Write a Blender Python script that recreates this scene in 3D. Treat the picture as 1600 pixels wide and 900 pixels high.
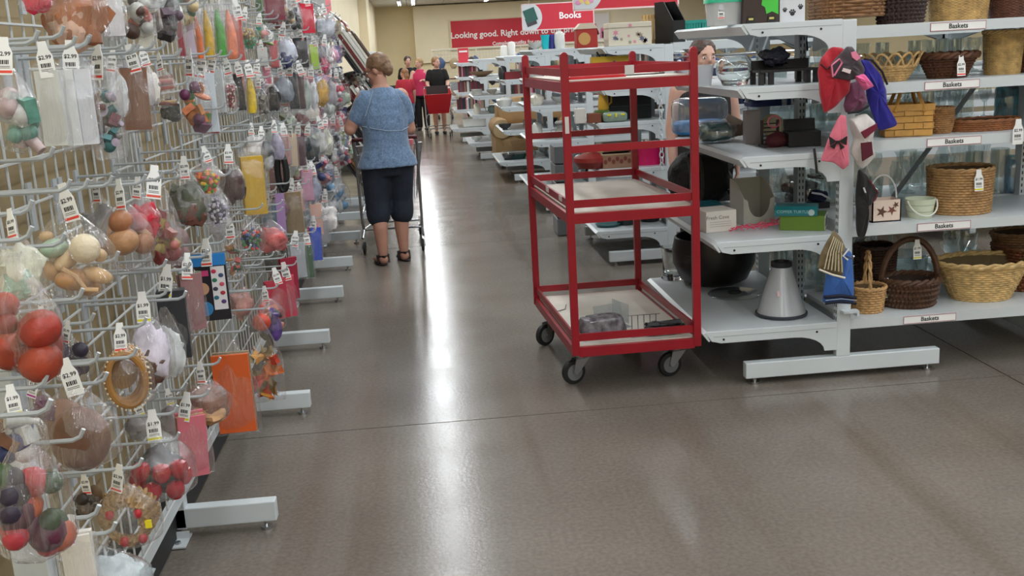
import bpy, bmesh, math, random
from mathutils import Vector, Matrix, noise, Euler
for o in list(bpy.data.objects): bpy.data.objects.remove(o)
S = bpy.context.scene; COL = S.collection
PI = math.pi
rad = math.radians
# ------------------------------------------------------------------ camera
F = 1604.5; H = 1.647
pi_, ya_, ro_ = rad(13.084), rad(4.498), rad(-3.171)
fwd = Vector((math.sin(ya_)*math.cos(pi_), math.cos(ya_)*math.cos(pi_), -math.sin(pi_)))
right0 = Vector((math.cos(ya_), -math.sin(ya_), 0)); up0 = right0.cross(fwd)
c_, s_ = math.cos(ro_), math.sin(ro_)
RT = c_*right0 + s_*up0; UP = -s_*right0 + c_*up0
CAM = Vector((0, 0, H))
cd = bpy.data.cameras.new('camera'); cd.sensor_width = 36; cd.lens = F/1600*36; cd.clip_end = 200
co = bpy.data.objects.new('camera', cd); COL.objects.link(co)
co.matrix_world = Matrix(((RT.x, UP.x, -fwd.x, 0), (RT.y, UP.y, -fwd.y, 0), (RT.z, UP.z, -fwd.z, H), (0, 0, 0, 1)))
S.camera = co
# ------------------------------------------------------------------ world, exposure
W = bpy.data.worlds.new('world'); S.world = W; W.use_nodes = True
W.node_tree.nodes['Background'].inputs[0].default_value = (.8, .85, .9, 1)
W.node_tree.nodes['Background'].inputs[1].default_value = .05
vs = S.view_settings; vs.view_transform = 'Standard'; vs.look = 'None'; vs.gamma = 1; vs.use_curve_mapping = False
vs.exposure = 0.0
S.cycles.transparent_max_bounces = 24
LAMP_W = 30.0        # watts of each ceiling tube fixture (area lamp)
ROWS = (0.03, 2.6, 5.2, 7.8); ROWY = [-4.5 + 2.75*i for i in range(16)]
# ------------------------------------------------------------------ pixel helpers (1600x900 frame): a pixel is only a direction
def ray(x, y): return fwd + RT*((x-800)/F) - UP*((y-450)/F)
def on(a, x, y, v):
    d = ray(x, y); return CAM + d*((v-CAM[a])/d[a])
def onx(x, y, v): return on(0, x, y, v)
def ony(x, y, v): return on(1, x, y, v)
def onz(x, y, v): return on(2, x, y, v)
def xat(px, Y, z):      # world x of a pixel column on the line (Y, z)
    q = (px-800)/F; y_, z_ = Y, z-H
    return (q*(fwd.y*y_+fwd.z*z_)-(RT.y*y_+RT.z*z_))/(RT.x-q*fwd.x)
def mpp(p): return (Vector(p)-CAM).dot(fwd)/F       # metres per pixel at a point
# ------------------------------------------------------------------ materials
def lin(c): return tuple(((u/255)/12.92 if u <= 10 else (((u/255)+.055)/1.055)**2.4) for u in c[:3]) + (1,)
MC = {}
def mat(name, rgb, rough=.5, metal=0, nz=None, bump=None, coat=0, spec=.5, trans=0, emit=None, sheen=0):
    if name in MC: return MC[name]
    m = bpy.data.materials.new(name); m.use_nodes = True; nt = m.node_tree
    b = nt.nodes['Principled BSDF']; L = nt.links
    b.inputs['Base Color'].default_value = lin(rgb); b.inputs['Roughness'].default_value = rough
    b.inputs['Metallic'].default_value = metal; b.inputs['Specular IOR Level'].default_value = spec
    if coat: b.inputs['Coat Weight'].default_value = coat; b.inputs['Coat Roughness'].default_value = .15
    if sheen: b.inputs['Sheen Weight'].default_value = sheen
    if trans: b.inputs['Transmission Weight'].default_value = trans
    if emit:
        b.inputs['Emission Color'].default_value = lin(emit[0]); b.inputs['Emission Strength'].default_value = emit[1]
    if nz or bump:
        tc = nt.nodes.new('ShaderNodeTexCoord')
    if nz:
        n = nt.nodes.new('ShaderNodeTexNoise'); n.inputs['Scale'].default_value = nz[0]; n.inputs['Detail'].default_value = 6
        r = nt.nodes.new('ShaderNodeMapRange'); r.inputs[1].default_value = .3; r.inputs[2].default_value = .7
        r.inputs[3].default_value = 1-nz[1]; r.inputs[4].default_value = 1+nz[1]
        mx = nt.nodes.new('ShaderNodeVectorMath'); mx.operation = 'SCALE'; mx.inputs[0].default_value = lin(rgb)[:3]
        L.new(tc.outputs['Object'], n.inputs['Vector']); L.new(n.outputs[0], r.inputs[0]); L.new(r.outputs[0], mx.inputs['Scale'])
        L.new(mx.outputs[0], b.inputs['Base Color'])
    if bump:
        n = nt.nodes.new('ShaderNodeTexNoise'); n.inputs['Scale'].default_value = bump[0]; n.inputs['Detail'].default_value = 4
        bp = nt.nodes.new('ShaderNodeBump'); bp.inputs['Strength'].default_value = bump[1]; bp.inputs['Distance'].default_value = .01
        L.new(tc.outputs['Object'], n.inputs['Vector']); L.new(n.outputs[0], bp.inputs['Height']); L.new(bp.outputs[0], b.inputs['Normal'])
    MC[name] = m; return m
def cm(rgb, rough=.5, **k):       # plain coloured material cached by colour
    rgb = tuple(int(u) for u in rgb)
    return mat('col_%d_%d_%d_%d_%s' % (rgb[0], rgb[1], rgb[2], int(rough*100), ''.join(sorted(k))), rgb, rough, **k)
def film(name, tint, milky, gloss, bscale=(9, .5), rough=.12, var=True):
    if name in MC: return MC[name]
    m = bpy.data.materials.new(name); m.use_nodes = True; nt = m.node_tree; N = nt.nodes; L = nt.links
    N.remove(N['Principled BSDF']); out = N['Material Output']
    tc = N.new('ShaderNodeTexCoord'); ns = N.new('ShaderNodeTexNoise'); ns.inputs['Scale'].default_value = bscale[0]; ns.inputs['Detail'].default_value = 2.5
    ns.inputs['Distortion'].default_value = 1.2
    bp = N.new('ShaderNodeBump'); bp.inputs['Strength'].default_value = bscale[1]; bp.inputs['Distance'].default_value = .006
    mp = N.new('ShaderNodeMapping'); mp.inputs['Scale'].default_value = (2.2, 2.2, .45) if var else (1, 1, 1)
    L.new(tc.outputs['Object'], mp.inputs[0]); L.new(mp.outputs[0], ns.inputs['Vector']); L.new(ns.outputs[0], bp.inputs['Height'])
    t = N.new('ShaderNodeBsdfTransparent'); t.inputs[0].default_value = lin(tint)
    d = N.new('ShaderNodeBsdfDiffuse'); d.inputs[0].default_value = (.86, .87, .9, 1)
    g = N.new('ShaderNodeBsdfGlossy'); g.inputs['Roughness'].default_value = rough; g.inputs[0].default_value = (1, 1, 1, 1)
    L.new(bp.outputs[0], g.inputs['Normal']); L.new(bp.outputs[0], d.inputs['Normal'])
    fr = N.new('ShaderNodeLayerWeight'); fr.inputs[0].default_value = .5; L.new(bp.outputs[0], fr.inputs['Normal'])
    pw = N.new('ShaderNodeMath'); pw.operation = 'POWER'; pw.inputs[1].default_value = 4; L.new(fr.outputs['Facing'], pw.inputs[0])
    ad = N.new('ShaderNodeMath'); ad.operation = 'MULTIPLY_ADD'; ad.inputs[1].default_value = .75; ad.inputs[2].default_value = gloss; ad.use_clamp = True
    L.new(pw.outputs[0], ad.inputs[0])
    m1 = N.new('ShaderNodeMixShader'); m2 = N.new('ShaderNodeMixShader')
    rm = N.new('ShaderNodeMapRange'); rm.inputs[1].default_value = .42; rm.inputs[2].default_value = .72; rm.inputs[3].default_value = milky*.35 if var else milky; rm.inputs[4].default_value = min(1, milky*2.2) if var else milky
    L.new(ns.outputs[0], rm.inputs[0]); L.new(rm.outputs[0], m1.inputs[0]); L.new(t.outputs[0], m1.inputs[1]); L.new(d.outputs[0], m1.inputs[2])
    L.new(ad.outputs[0], m2.inputs[0]); L.new(m1.outputs[0], m2.inputs[1]); L.new(g.outputs[0], m2.inputs[2]); L.new(m2.outputs[0], out.inputs[0])
    MC[name] = m; return m
M_white = mat('painted_white_steel', (206, 213, 217), .38, nz=(3, .04))
M_white2 = mat('shelf_white', (203, 209, 212), .33, nz=(2, .05))
M_grey = mat('grey_steel', (150, 160, 165), .4)
M_dark = mat('dark_rubber', (32, 32, 34), .6)
M_black = mat('black_paint', (18, 18, 19), .45)
M_chrome = mat('chrome', (190, 192, 195), .22, metal=1)
M_zinc = mat('zinc', (170, 172, 175), .35, metal=.9)
M_red = mat('red_enamel', (146, 8, 30), .34, nz=(6, .1))
M_paper = mat('paper_white', (238, 238, 236), .7)
M_ink = mat('ink_black', (25, 25, 28), .7)
M_film = film('poly_film', (251, 251, 252), .04, .085, (5, 1.0), .05)
M_glass = film('clear_glass', (236, 242, 242), .05, .15, (3, .12), .03, False)
M_rglass = mat('solid_glass', (246, 250, 250), .02, trans=1)
M_acryl = film('clear_plastic', (232, 238, 240), .13, .10, (3, .08), .1, False)
M_milky = film('milky_plastic', (228, 234, 238), .42, .06, (2, .05), .22, False)
M_skin = mat('skin', (188, 138, 118), .55, nz=(9, .06))
# ------------------------------------------------------------------ mesh collector
class MB:
    def __init__(s): s.v = []; s.f = []; s.m = []; s.i = 0; s.M = None
    def add(s, vs, fs):
        b = len(s.v)
        if s.M is not None: vs = [s.M @ Vector(p) for p in vs]
        s.v += [tuple(p) for p in vs]; s.f += [tuple(b+k for k in q) for q in fs]; s.m += [s.i]*len(fs); return s
    def box(s, c, d, rz=0, R=None):
        x, y, z = d[0]/2, d[1]/2, d[2]/2
        vs = [Vector((sx*x, sy*y, sz*z)) for sz in (-1, 1) for sy in (-1, 1) for sx in (-1, 1)]
        if R is None and rz: R = Matrix.Rotation(rz, 3, 'Z')
        if R is not None: vs = [R @ p for p in vs]
        c = Vector(c)
        return s.add([p+c for p in vs], [(0, 2, 3, 1), (4, 5, 7, 6), (0, 1, 5, 4), (2, 6, 7, 3), (0, 4, 6, 2), (1, 3, 7, 5)])
    def span(s, a, b): return s.box([(a[i]+b[i])/2 for i in range(3)], [abs(b[i]-a[i]) for i in range(3)])
    def cyl(s, p0, p1, r0, r1=None, n=10, caps=True):
        if r1 is None: r1 = r0
        p0, p1 = Vector(p0), Vector(p1); q = (p1-p0).to_track_quat('Z', 'Y')
        vs = []
        for p, r in ((p0, r0), (p1, r1)):
            for k in range(n): vs.append(p + q @ Vector((r*math.cos(2*PI*k/n), r*math.sin(2*PI*k/n), 0)))
        fs = [(k, (k+1) % n, n+(k+1) % n, n+k) for k in range(n)]
        if caps: fs += [tuple(range(n-1, -1, -1)), tuple(range(n, 2*n))]
        return s.add(vs, fs)
    def sph(s, c, r, n=10, k=7, R=None):
        if not hasattr(r, '__len__'): r = (r, r, r)
        vs = [Vector((0, 0, -r[2]))]
        for a in range(1, k):
            t = -PI/2+PI*a/k
            for b in range(n): vs.append(Vector((r[0]*math.cos(t)*math.cos(2*PI*b/n), r[1]*math.cos(t)*math.sin(2*PI*b/n), r[2]*math.sin(t))))
        vs.append(Vector((0, 0, r[2]))); T = len(vs)-1
        fs = [(0, 1+(b+1) % n, 1+b) for b in range(n)]
        for a in range(k-2):
            for b in range(n): fs.append((1+a*n+b, 1+a*n+(b+1) % n, 1+(a+1)*n+(b+1) % n, 1+(a+1)*n+b))
        fs += [(T, 1+(k-2)*n+b, 1+(k-2)*n+(b+1) % n) for b in range(n)]
        if R is not None: vs = [R @ p for p in vs]
        c = Vector(c); return s.add([p+c for p in vs], fs)
    def tube(s, pts, r, n=6, closed=False, caps=True):
        pts = [Vector(p) for p in pts]; K = len(pts); vs = []
        rr = r if hasattr(r, '__len__') else [r]*K
        prev = None
        for i in range(K):
            if closed: t = pts[(i+1) % K]-pts[i-1]
            else: t = pts[min(i+1, K-1)]-pts[max(i-1, 0)]
            if t.length < 1e-9: t = Vector((0, 0, 1))
            t.normalize()
            if prev is None:
                a = Vector((0, 0, 1)) if abs(t.z) < .9 else Vector((1, 0, 0)); u = t.cross(a).normalized()
            else:
                u = prev - t*prev.dot(t); u = u.normalized() if u.length > 1e-6 else t.orthogonal().normalized()
            prev = u; w = t.cross(u)
            for k in range(n): vs.append(pts[i]+(u*math.cos(2*PI*k/n)+w*math.sin(2*PI*k/n))*rr[i])
        fs = []
        for i in range(K if closed else K-1):
            j = (i+1) % K
            for k in range(n): fs.append((i*n+k, i*n+(k+1) % n, j*n+(k+1) % n, j*n+k))
        if caps and not closed: fs += [tuple(range(n-1, -1, -1)), tuple(range((K-1)*n, K*n))]
        return s.add(vs, fs)
    def lathe(s, prof, n=20, c=(0, 0, 0), sx=1, sy=1, cap=True, sq=0):
        vs = []; c = Vector(c)
        for r, z in prof:
            for k in range(n):
                a = 2*PI*k/n; ca, sa = math.cos(a), math.sin(a)
                if sq: e = 1-sq; ca = math.copysign(abs(ca)**e, ca); sa = math.copysign(abs(sa)**e, sa)
                vs.append(c+Vector((r*sx*ca, r*sy*sa, z)))
        fs = [(i*n+k, i*n+(k+1) % n, (i+1)*n+(k+1) % n, (i+1)*n+k) for i in range(len(prof)-1) for k in range(n)]
        if cap: fs.append(tuple(range(n-1, -1, -1)))
        return s.add(vs, fs)
    def prism(s, poly, axis, a, b):      # polygon extruded along an axis; poly in the two other axes
        def p3(u, v, w): return {0: (w, u, v), 1: (u, w, v), 2: (u, v, w)}[axis]
        n = len(poly); vs = [p3(u, v, a) for u, v in poly]+[p3(u, v, b) for u, v in poly]
        return s.add(vs, [tuple(range(n)), tuple(range(2*n-1, n-1, -1))]+[(k, n+k, n+(k+1) % n, (k+1) % n) for k in range(n)])
    def mesh(s, name, mats, smooth=False, flip=True):
        me = bpy.data.meshes.new(name); me.from_pydata(s.v, [], s.f)
        for m in (mats if isinstance(mats, (list, tuple)) else [mats]): me.materials.append(m)
        me.polygons.foreach_set('material_index', s.m)
        if smooth: me.polygons.foreach_set('use_smooth', [True]*len(s.f))
        me.update()
        if flip:
            bm = bmesh.new(); bm.from_mesh(me); bmesh.ops.recalc_face_normals(bm, faces=bm.faces); bm.to_mesh(me); bm.free()
        if smooth:
            try: me.set_sharp_from_angle(angle=rad(42))
            except Exception: pass
        return me
    def obj(s, name, mats, parent=None, loc=(0, 0, 0), rot=(0, 0, 0), smooth=False, bev=0, seg=2):
        return link(name, s.mesh(name, mats, smooth), parent, loc, rot, bev=bev, seg=seg)
def link(name, me, parent=None, loc=(0, 0, 0), rot=(0, 0, 0), scale=(1, 1, 1), bev=0, seg=2):
    o = bpy.data.objects.new(name, me); COL.objects.link(o); o.location = loc; o.rotation_euler = rot; o.scale = scale
    if parent is not None: o.parent = parent
    if bev:
        b = o.modifiers.new('bevel', 'BEVEL'); b.width = bev; b.segments = seg; b.limit_method = 'ANGLE'
    return o
def tag(o, label, cat, group=None):
    o['label'] = label; o['category'] = cat
    if group: o['group'] = group
    return o
def struct(o): o['kind'] = 'structure'; return o
def thing(name, label, cat, loc=(0, 0, 0), rz=0, group=None):
    o = bpy.data.objects.new(name, None); COL.objects.link(o); o.location = loc; o.rotation_euler = (0, 0, rz); o.empty_display_size = .05
    return tag(o, label, cat, group)
TXT = {}
def text_geo(body, size, bold=False):
    k = (body, size, bold)
    if k not in TXT:
        cu = bpy.data.curves.new('t', 'FONT'); cu.body = body; cu.size = size; cu.align_x = 'CENTER'; cu.align_y = 'CENTER'
        cu.resolution_u = 2
        if bold: cu.offset = size*.022
        o = bpy.data.objects.new('t', cu); COL.objects.link(o); bpy.context.view_layer.update()
        me = bpy.data.meshes.new_from_object(o.evaluated_get(bpy.context.evaluated_depsgraph_get()))
        TXT[k] = ([tuple(v.co) for v in me.vertices], [tuple(p.vertices) for p in me.polygons])
        bpy.data.objects.remove(o); bpy.data.curves.remove(cu); bpy.data.meshes.remove(me)
    return TXT[k]
def add_text(mb, body, size, M, bold=False):
    v, f = text_geo(body, size, bold); old = mb.M
    mb.M = M if old is None else old @ M
    mb.add([Vector(p) for p in v], f); mb.M = old
FRONT = Matrix(((1, 0, 0, 0), (0, 0, -1, 0), (0, 1, 0, 0), (0, 0, 0, 1)))   # text plane xy -> xz facing -Y
def T(x, y, z): return Matrix.Translation((x, y, z))
rng = random.Random(7)
# ================================================================== the room
def floor_mat():
    m = bpy.data.materials.new('polished_concrete'); m.use_nodes = True; nt = m.node_tree; N = nt.nodes; L = nt.links
    b = N['Principled BSDF']; tc = N.new('ShaderNodeTexCoord')
    def nz(sc, det=6): n = N.new('ShaderNodeTexNoise'); n.inputs['Scale'].default_value = sc; n.inputs['Detail'].default_value = det; L.new(tc.outputs['Object'], n.inputs['Vector']); return n
    def ramp(src, a, b_, ca, cb):
        r = N.new('ShaderNodeValToRGB'); r.color_ramp.elements[0].position = a; r.color_ramp.elements[1].position = b_
        r.color_ramp.elements[0].color = ca; r.color_ramp.elements[1].color = cb; L.new(src.outputs[0], r.inputs[0]); return r
    base = ramp(nz(.9), .35, .68, lin((112, 104, 96)), lin((129, 121, 113)))
    fine = ramp(nz(60, 8), .35, .7, (.86, .86, .86, 1), (1.1, 1.1, 1.1, 1))
    mx = N.new('ShaderNodeMixRGB'); mx.blend_type = 'MULTIPLY'; mx.inputs[0].default_value = 1
    L.new(base.outputs[0], mx.inputs[1]); L.new(fine.outputs[0], mx.inputs[2])
    vo = N.new('ShaderNodeTexVoronoi'); vo.inputs['Scale'].default_value = 16; L.new(tc.outputs['Object'], vo.inputs['Vector'])
    pit = ramp(vo, .035, .06, (.3, .28, .27, 1), (1, 1, 1, 1))
    pm = ramp(nz(1.1, 3), .45, .75, (0, 0, 0, 1), (1, 1, 1, 1))
    m2 = N.new('ShaderNodeMixRGB'); m2.blend_type = 'MULTIPLY'; L.new(pm.outputs[0], m2.inputs[0]); L.new(mx.outputs[0], m2.inputs[1]); L.new(pit.outputs[0], m2.inputs[2])
    # long worn tracks along the aisle
    mp = N.new('ShaderNodeMapping'); mp.inputs['Scale'].default_value = (2.2, .12, 1); L.new(tc.outputs['Object'], mp.inputs[0])
    st = N.new('ShaderNodeTexNoise'); st.inputs['Scale'].default_value = 1.4; st.inputs['Detail'].default_value = 3; L.new(mp.outputs[0], st.inputs['Vector'])
    sr = ramp(st, .54, .70, (1, 1, 1, 1), (.80, .74, .69, 1))
    m3 = N.new('ShaderNodeMixRGB'); m3.blend_type = 'MULTIPLY'; m3.inputs[0].default_value = 1; L.new(m2.outputs[0], m3.inputs[1]); L.new(sr.outputs[0], m3.inputs[2])
    L.new(m3.outputs[0], b.inputs['Base Color'])
    rr = N.new('ShaderNodeMapRange'); rr.inputs[1].default_value = .3; rr.inputs[2].default_value = .7; rr.inputs[3].default_value = .17; rr.inputs[4].default_value = .24
    L.new(nz(3).outputs[0], rr.inputs[0]); L.new(rr.outputs[0], b.inputs['Roughness'])
    bp = N.new('ShaderNodeBump'); bp.inputs['Strength'].default_value = .22; bp.inputs['Distance'].default_value = .002
    L.new(nz(70, 4).outputs[0], bp.inputs['Height']); L.new(bp.outputs[0], b.inputs['Normal'])
    b.inputs['Specular IOR Level'].default_value = .25
    return m
M_floor = floor_mat(); M_joint = cm((52, 44, 40), .9)
fl = struct(MB().span((-1.5, -6, -.06), (14, 41, -.012)).obj('floor', M_joint))
XS = [-1.5, 2.70, 7.16, 11.6, 14]; YS = [-6, -4.47, 0, 4.462, 8.93, 13.4, 17.9, 22.3, 26.8, 31.3, 35.7, 41]
for i in range(len(XS)-1):
    for j in range(len(YS)-1):
        g = .0035
        MB().span((XS[i]+g, YS[j]+g, -.03), (XS[i+1]-g, YS[j+1]-g, 0)).obj('floor_slab', M_floor, fl)
M_wall = mat('tan_wall_paint', (232, 216, 176), .75, nz=(1.5, .03))
M_wall2 = mat('tan_wall_lighter', (238, 225, 194), .75, nz=(1.5, .03))
CZ = 3.42
struct(MB().span((-1.5, -6, 0), (-1.40, 41, CZ)).obj('wall_left', M_wall2))
struct(MB().span((-1.40, 40, 0), (14, 40.2, CZ)).obj('wall_back', M_wall))
struct(MB().span((14, -6, 0), (14.1, 41, CZ)).obj('wall_right', M_wall))
struct(MB().span((-1.5, -6.1, 0), (14.1, -6, CZ)).obj('wall_front', M_wall))
struct(MB().span((-1.40, 27.5, 0), (-1.18, 29.2, CZ)).obj('trim_1', M_wall2))           # pilaster on the left wall
struct(MB().span((.0, 39.5, 1.30), (14, 40, CZ-.05)).obj('trim_2', M_wall2))            # boxed-out upper wall panel
struct(MB().span((.02, 39.62, 0), (14, 40, 1.28)).obj('trim_3', M_wall))
ce = struct(MB().span((-1.5, -6, CZ+.02), (14.1, 41, CZ+.1)).obj('ceiling', cm((120, 118, 112), .9)))
M_tile = mat('ceiling_tile', (214, 212, 205), .85, bump=(30, .3)); tm = {}
for i in range(4):
    for j in range(int(47/1.22)):
        # only the panels near the visible far end are built one by one; others as long runs
        y0 = -6+j*1.22
        if y0 > 26:
            for k in range(3):
                x0 = -1.5+i*3.9+k*1.3
                if 'a' not in tm: tm['a'] = MB().box((0, 0, 0), (1.28, 1.2, .02)).mesh('ceiling_tile', M_tile)
                link('ceiling_tile', tm['a'], ce, (x0+.65, y0+.61, CZ+.01))
        elif j % 6 == 0:
            MB().span((-1.5+i*3.9+.01, y0+.01, CZ), (-1.5+(i+1)*3.9-.01, min(y0+7.3, 26.9), CZ+.02)).obj('ceiling_panel', M_tile, ce)
M_tube = mat('fluorescent_tube', (255, 255, 255), .5, emit=((244, 250, 255), 5.0))
body = MB(); body.span((-.07, -1.2, -.05), (.07, 1.2, 0)); bme = body.mesh('light_housing', M_white)
tb = MB()
for sx in (-.035, .035): tb.cyl((sx, -1.18, -.068), (sx, 1.18, -.068), .014, n=8)
tme = tb.mesh('tube', M_tube)
ld = bpy.data.lights.new('tube_light', 'AREA'); ld.shape = 'RECTANGLE'; ld.size = .12; ld.size_y = 2.36; ld.energy = LAMP_W; ld.color = (.93, .975, 1.0)
n = 0
for x in ROWS:
    for y in ROWY:
        t = thing('ceiling_light', 'white fluorescent strip light fixed under the ceiling panels', 'ceiling light', (x, y, CZ), 0, 'ceiling strip lights')
        link('housing', bme, t); link('tube', tme, t)
        lo = bpy.data.objects.new('tube_light', ld); COL.objects.link(lo); lo.parent = t; lo.location = (0, 0, -.09)
t = thing('ceiling_light', 'short fluorescent strip light nearest the back wall above the aisle', 'ceiling light', (-.45, 36.6, CZ))
link('housing', bme, t); link('tube', tme, t)
# ------------------------------------------------------------------ signs
M_sred = mat('sign_red', (196, 30, 48), .45); M_sred2 = mat('sign_red_poster', (214, 60, 75), .5)
# big wall sign
t = thing('wall_sign', 'long red banner reading Looking good on the tan back wall', 'sign', (4.33, 39.46, 2.26))
MB().box((0, 0, 0), (6.06, .05, 1.10)).obj('frame', cm((222, 208, 176), .5), t)
MB().box((-.62, -.03, 0), (4.7, .02, 1.02)).obj('panel', M_sred, t)
MB().box((2.36, -.03, 0), (1.24, .02, 1.02)).obj('photo_panel', cm((228, 222, 218), .5), t)
tx = MB(); add_text(tx, 'Looking good. Right down to the price tag.', .31, T(-.30, -.052, -.02) @ FRONT, True)
add_text(tx, 'Complete outfits for under $20.', .185, T(-.25, -.052, -.385) @ FRONT, True); tx.obj('lettering', cm((246, 240, 238), .6), t)['kind'] = 'stuff'
ph = MB()
for k in range(14):
    ph.i = k % 3; ph.box((2.36+rng.uniform(-.5, .5), -.044, rng.uniform(-.42, .25)), (rng.uniform(.1, .22), .004, rng.uniform(.2, .5)), R=Matrix.Rotation(rng.uniform(-.6, .6), 3, 'Y'))
ph.obj('clothes_print', [cm((224, 120, 160)), cm((236, 190, 205)), cm((120, 60, 90))], t)
# hanging category signs
def hang_sign(loc, w, h, label, words=None, kind='book'):
    t = thing('hanging_sign', label, 'sign', loc)
    MB().box((0, 0, 0), (w, .012, h)).obj('panel', mat('sign_red_b', (200, 40, 58), .5), t)
    rim = MB()
    for sz in (-1, 1): rim.box((0, 0, sz*(h/2+.004)), (w+.016, .018, .012))
    for sx in (-1, 1): rim.box((sx*(w/2+.004), 0, 0), (.012, .018, h+.008))
    rim.obj('rim', cm((235, 205, 205), .5), t)
    d = MB(); n = 20; r = h*.98
    pts = [(-w/2, -h/2)]
    for k in range(n+1):
        a = -rad(30)+rad(60)*k/n; pts.append((-w/2+h*.0+.62*h*math.cos(a*1.9)+.06, h/2*math.sin(a*1.9)/math.sin(rad(57))))
    pts.append((-w/2, h/2)); d.prism(pts, 1, -.0075, -.009); d.obj('picture_disc', cm((205, 208, 212), .5), t)
    if kind == 'book':
        b = MB(); R = Matrix.Rotation(rad(-18), 3, 'Y')
        b.i = 1; b.box((-w/2+.34*h, -.011, -.16*h), (.42*h, .003, .34*h), R=R); b.i = 0; b.box((-w/2+.32*h, -.013, .08*h), (.48*h, .003, .52*h), R=R)
        b.obj('book_print', [cm((38, 92, 84)), cm((70, 62, 66))], t)
    else:
        b = MB()
        for k in range(5): b.i = k % 2; b.sph((-w/2+.12*h+.09*h*k, -.011, -.3*h+.04*h*(k % 3)), (.09*h, .003, .07*h))
        b.obj('print', [cm((222, 150, 190)), cm((230, 205, 120))], t)
    if words:
        x = MB(); add_text(x, words, h*.36, T(w*.17, -.009, 0) @ FRONT, True); x.obj('lettering', cm((248, 244, 244), .6), t)['kind'] = 'stuff'
    wr = MB()
    for sx in (-.4, .4): wr.cyl((sx*w, 0, h/2), (sx*w, 0, CZ-loc[2]), .003, n=5)
    wr.obj('hanging_wire', M_zinc, t)
    return t
hang_sign((1.955, 14.3, 2.05), .97, .335, 'red hanging sign reading Books above the far shelving', 'Books')
hang_sign((1.66, 8.2, 2.05), .82, .27, 'red hanging sign whose lower edge shows above the cart', None, 'x')
# poster on the left wall
t = thing('wall_poster', 'narrow red poster in a dark frame high on the left wall', 'poster', (-1.385, 17.2, 2.75))
MB().box((0, 0, 0), (.03, 2.1, 1.5)).obj('frame', cm((60, 50, 48)), t); MB().box((.014, 0, 0), (.012, 2.0, 1.42)).obj('mount', cm((225, 215, 205)), t)
MB().box((.02, .2, 0), (.008, 1.4, 1.32)).obj('print', M_sred2, t)
# ================================================================== shelving
lev = MB(); lev.cyl((0, 0, 0), (0, 0, .012), .022, n=12); lev.cyl((0, 0, .012), (0, 0, .04), .008, n=8); lev_me = lev.mesh('levelling_foot', M_chrome, True)
def t_foot(parent, x0, x1, y, th=.05, z0=.034, z1=.112, along='x'):
    b = MB()
    if along == 'x': b.span((x0, y, z0), (x1, y+th, z1))
    else: b.span((y, x0, z0), (y+th, x1, z1))
    f = b.obj('foot', M_white, parent, bev=.004)
    for e in (x0+.05, x1-.05): link('levelling_foot', lev_me, f, (e, y+th/2, 0) if along == 'x' else (y+th/2, e, 0))
    return f
def slot_strip(mb, x, y, z0, z1, axis):
    z = z0
    while z < z1:
        for d in (-.009, .009):
            if axis == 'x': mb.box((x, y+d, z), (.0016, .006, .017))
            else: mb.box((x+d, y, z), (.006, .0016, .017))
        z += .033
def side_bracket_poly(x0, x1, zt):      # front tip x0, back x1 (x0<x1): long plate that deepens to the post
    pts = [(x0, zt), (x1, zt), (x1, zt-.135)]
    for k in range(7):
        a = k/6*PI/2; pts.append((x1-.06-.15*(1-math.cos(a)), zt-.135+.078*math.sin(a)))
    pts += [(x0+.075, zt-.057), (x0+.03, zt-.045)]
    return pts
def cap_shelf(parent, x0, x1, y0, y1, zt):
    b = MB(); b.span((x0+.02, y0+.004, zt-.024), (x1, y1-.004, zt))
    b.prism([(x0+.02, zt), (x0, zt-.012), (x0+.028, zt-.05), (x0+.036, zt-.046), (x0+.02, zt-.016)], 1, y0, y1)
    s = b.obj('shelf', M_white2, parent)
    for yy in (y0, y1-.006):
        c = MB(); c.prism(side_bracket_poly(x0+.012, x1, zt-.003), 1, yy-.002, yy+.006); c.i = 1
        c.cyl((x0+.10, yy-.004, zt-.042), (x0+.10, yy+.008, zt-.042), .0055, n=8); c.cyl((x1-.1, yy-.004, zt-.04), (x1-.1, yy+.008, zt-.04), .0055, n=8)
        c.i = 2; c.span((x0+.05, yy-.003, zt-.0275), (x1-.005, yy+.002, zt-.0255))
        c.obj('bracket', [M_white, M_black, M_grey], s)
    return s
def run_shelf(parent, x0, x1, y0, y1, zt, front=-1, label=None, lx=None):
    b = MB(); b.span((x0, y0, zt-.022), (x1, y1, zt))
    yf = y0 if front < 0 else y1
    b.span((x0, yf-.006, zt-.047), (x1, yf+.006, zt))
    s = b.obj('shelf', M_white2, parent)
    for x in (x0+.015, x1-.015):
        br = MB(); br.prism([(y0+.02, zt-.022), (y1-.02, zt-.022), ((y1 if front < 0 else y0)+.0, zt-.11), ((y1 if front < 0 else y0)+(-.06 if front < 0 else .06), zt-.11)], 0, x-.002, x+.002)
        br.obj('bracket', M_white, s)
    if label:
        l = MB(); l.box((0, 0, 0), (.262, .003, .034)); l.i = 2
        for dx, dz, w, h in ((0, .0175, .264, .0022), (0, -.0175, .264, .0022), (-.131, 0, .002, .034), (.131, 0, .002, .034)): l.box((dx, -.001, dz), (w, .003, h))
        l.i = 1; add_text(l, label, .03, T(0, -.0022, 0) @ FRONT, True)
        l.obj('shelf_label', [M_paper, M_ink, cm((170, 110, 120))], s, (lx, yf-.0078, zt-.024))
    return s
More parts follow.
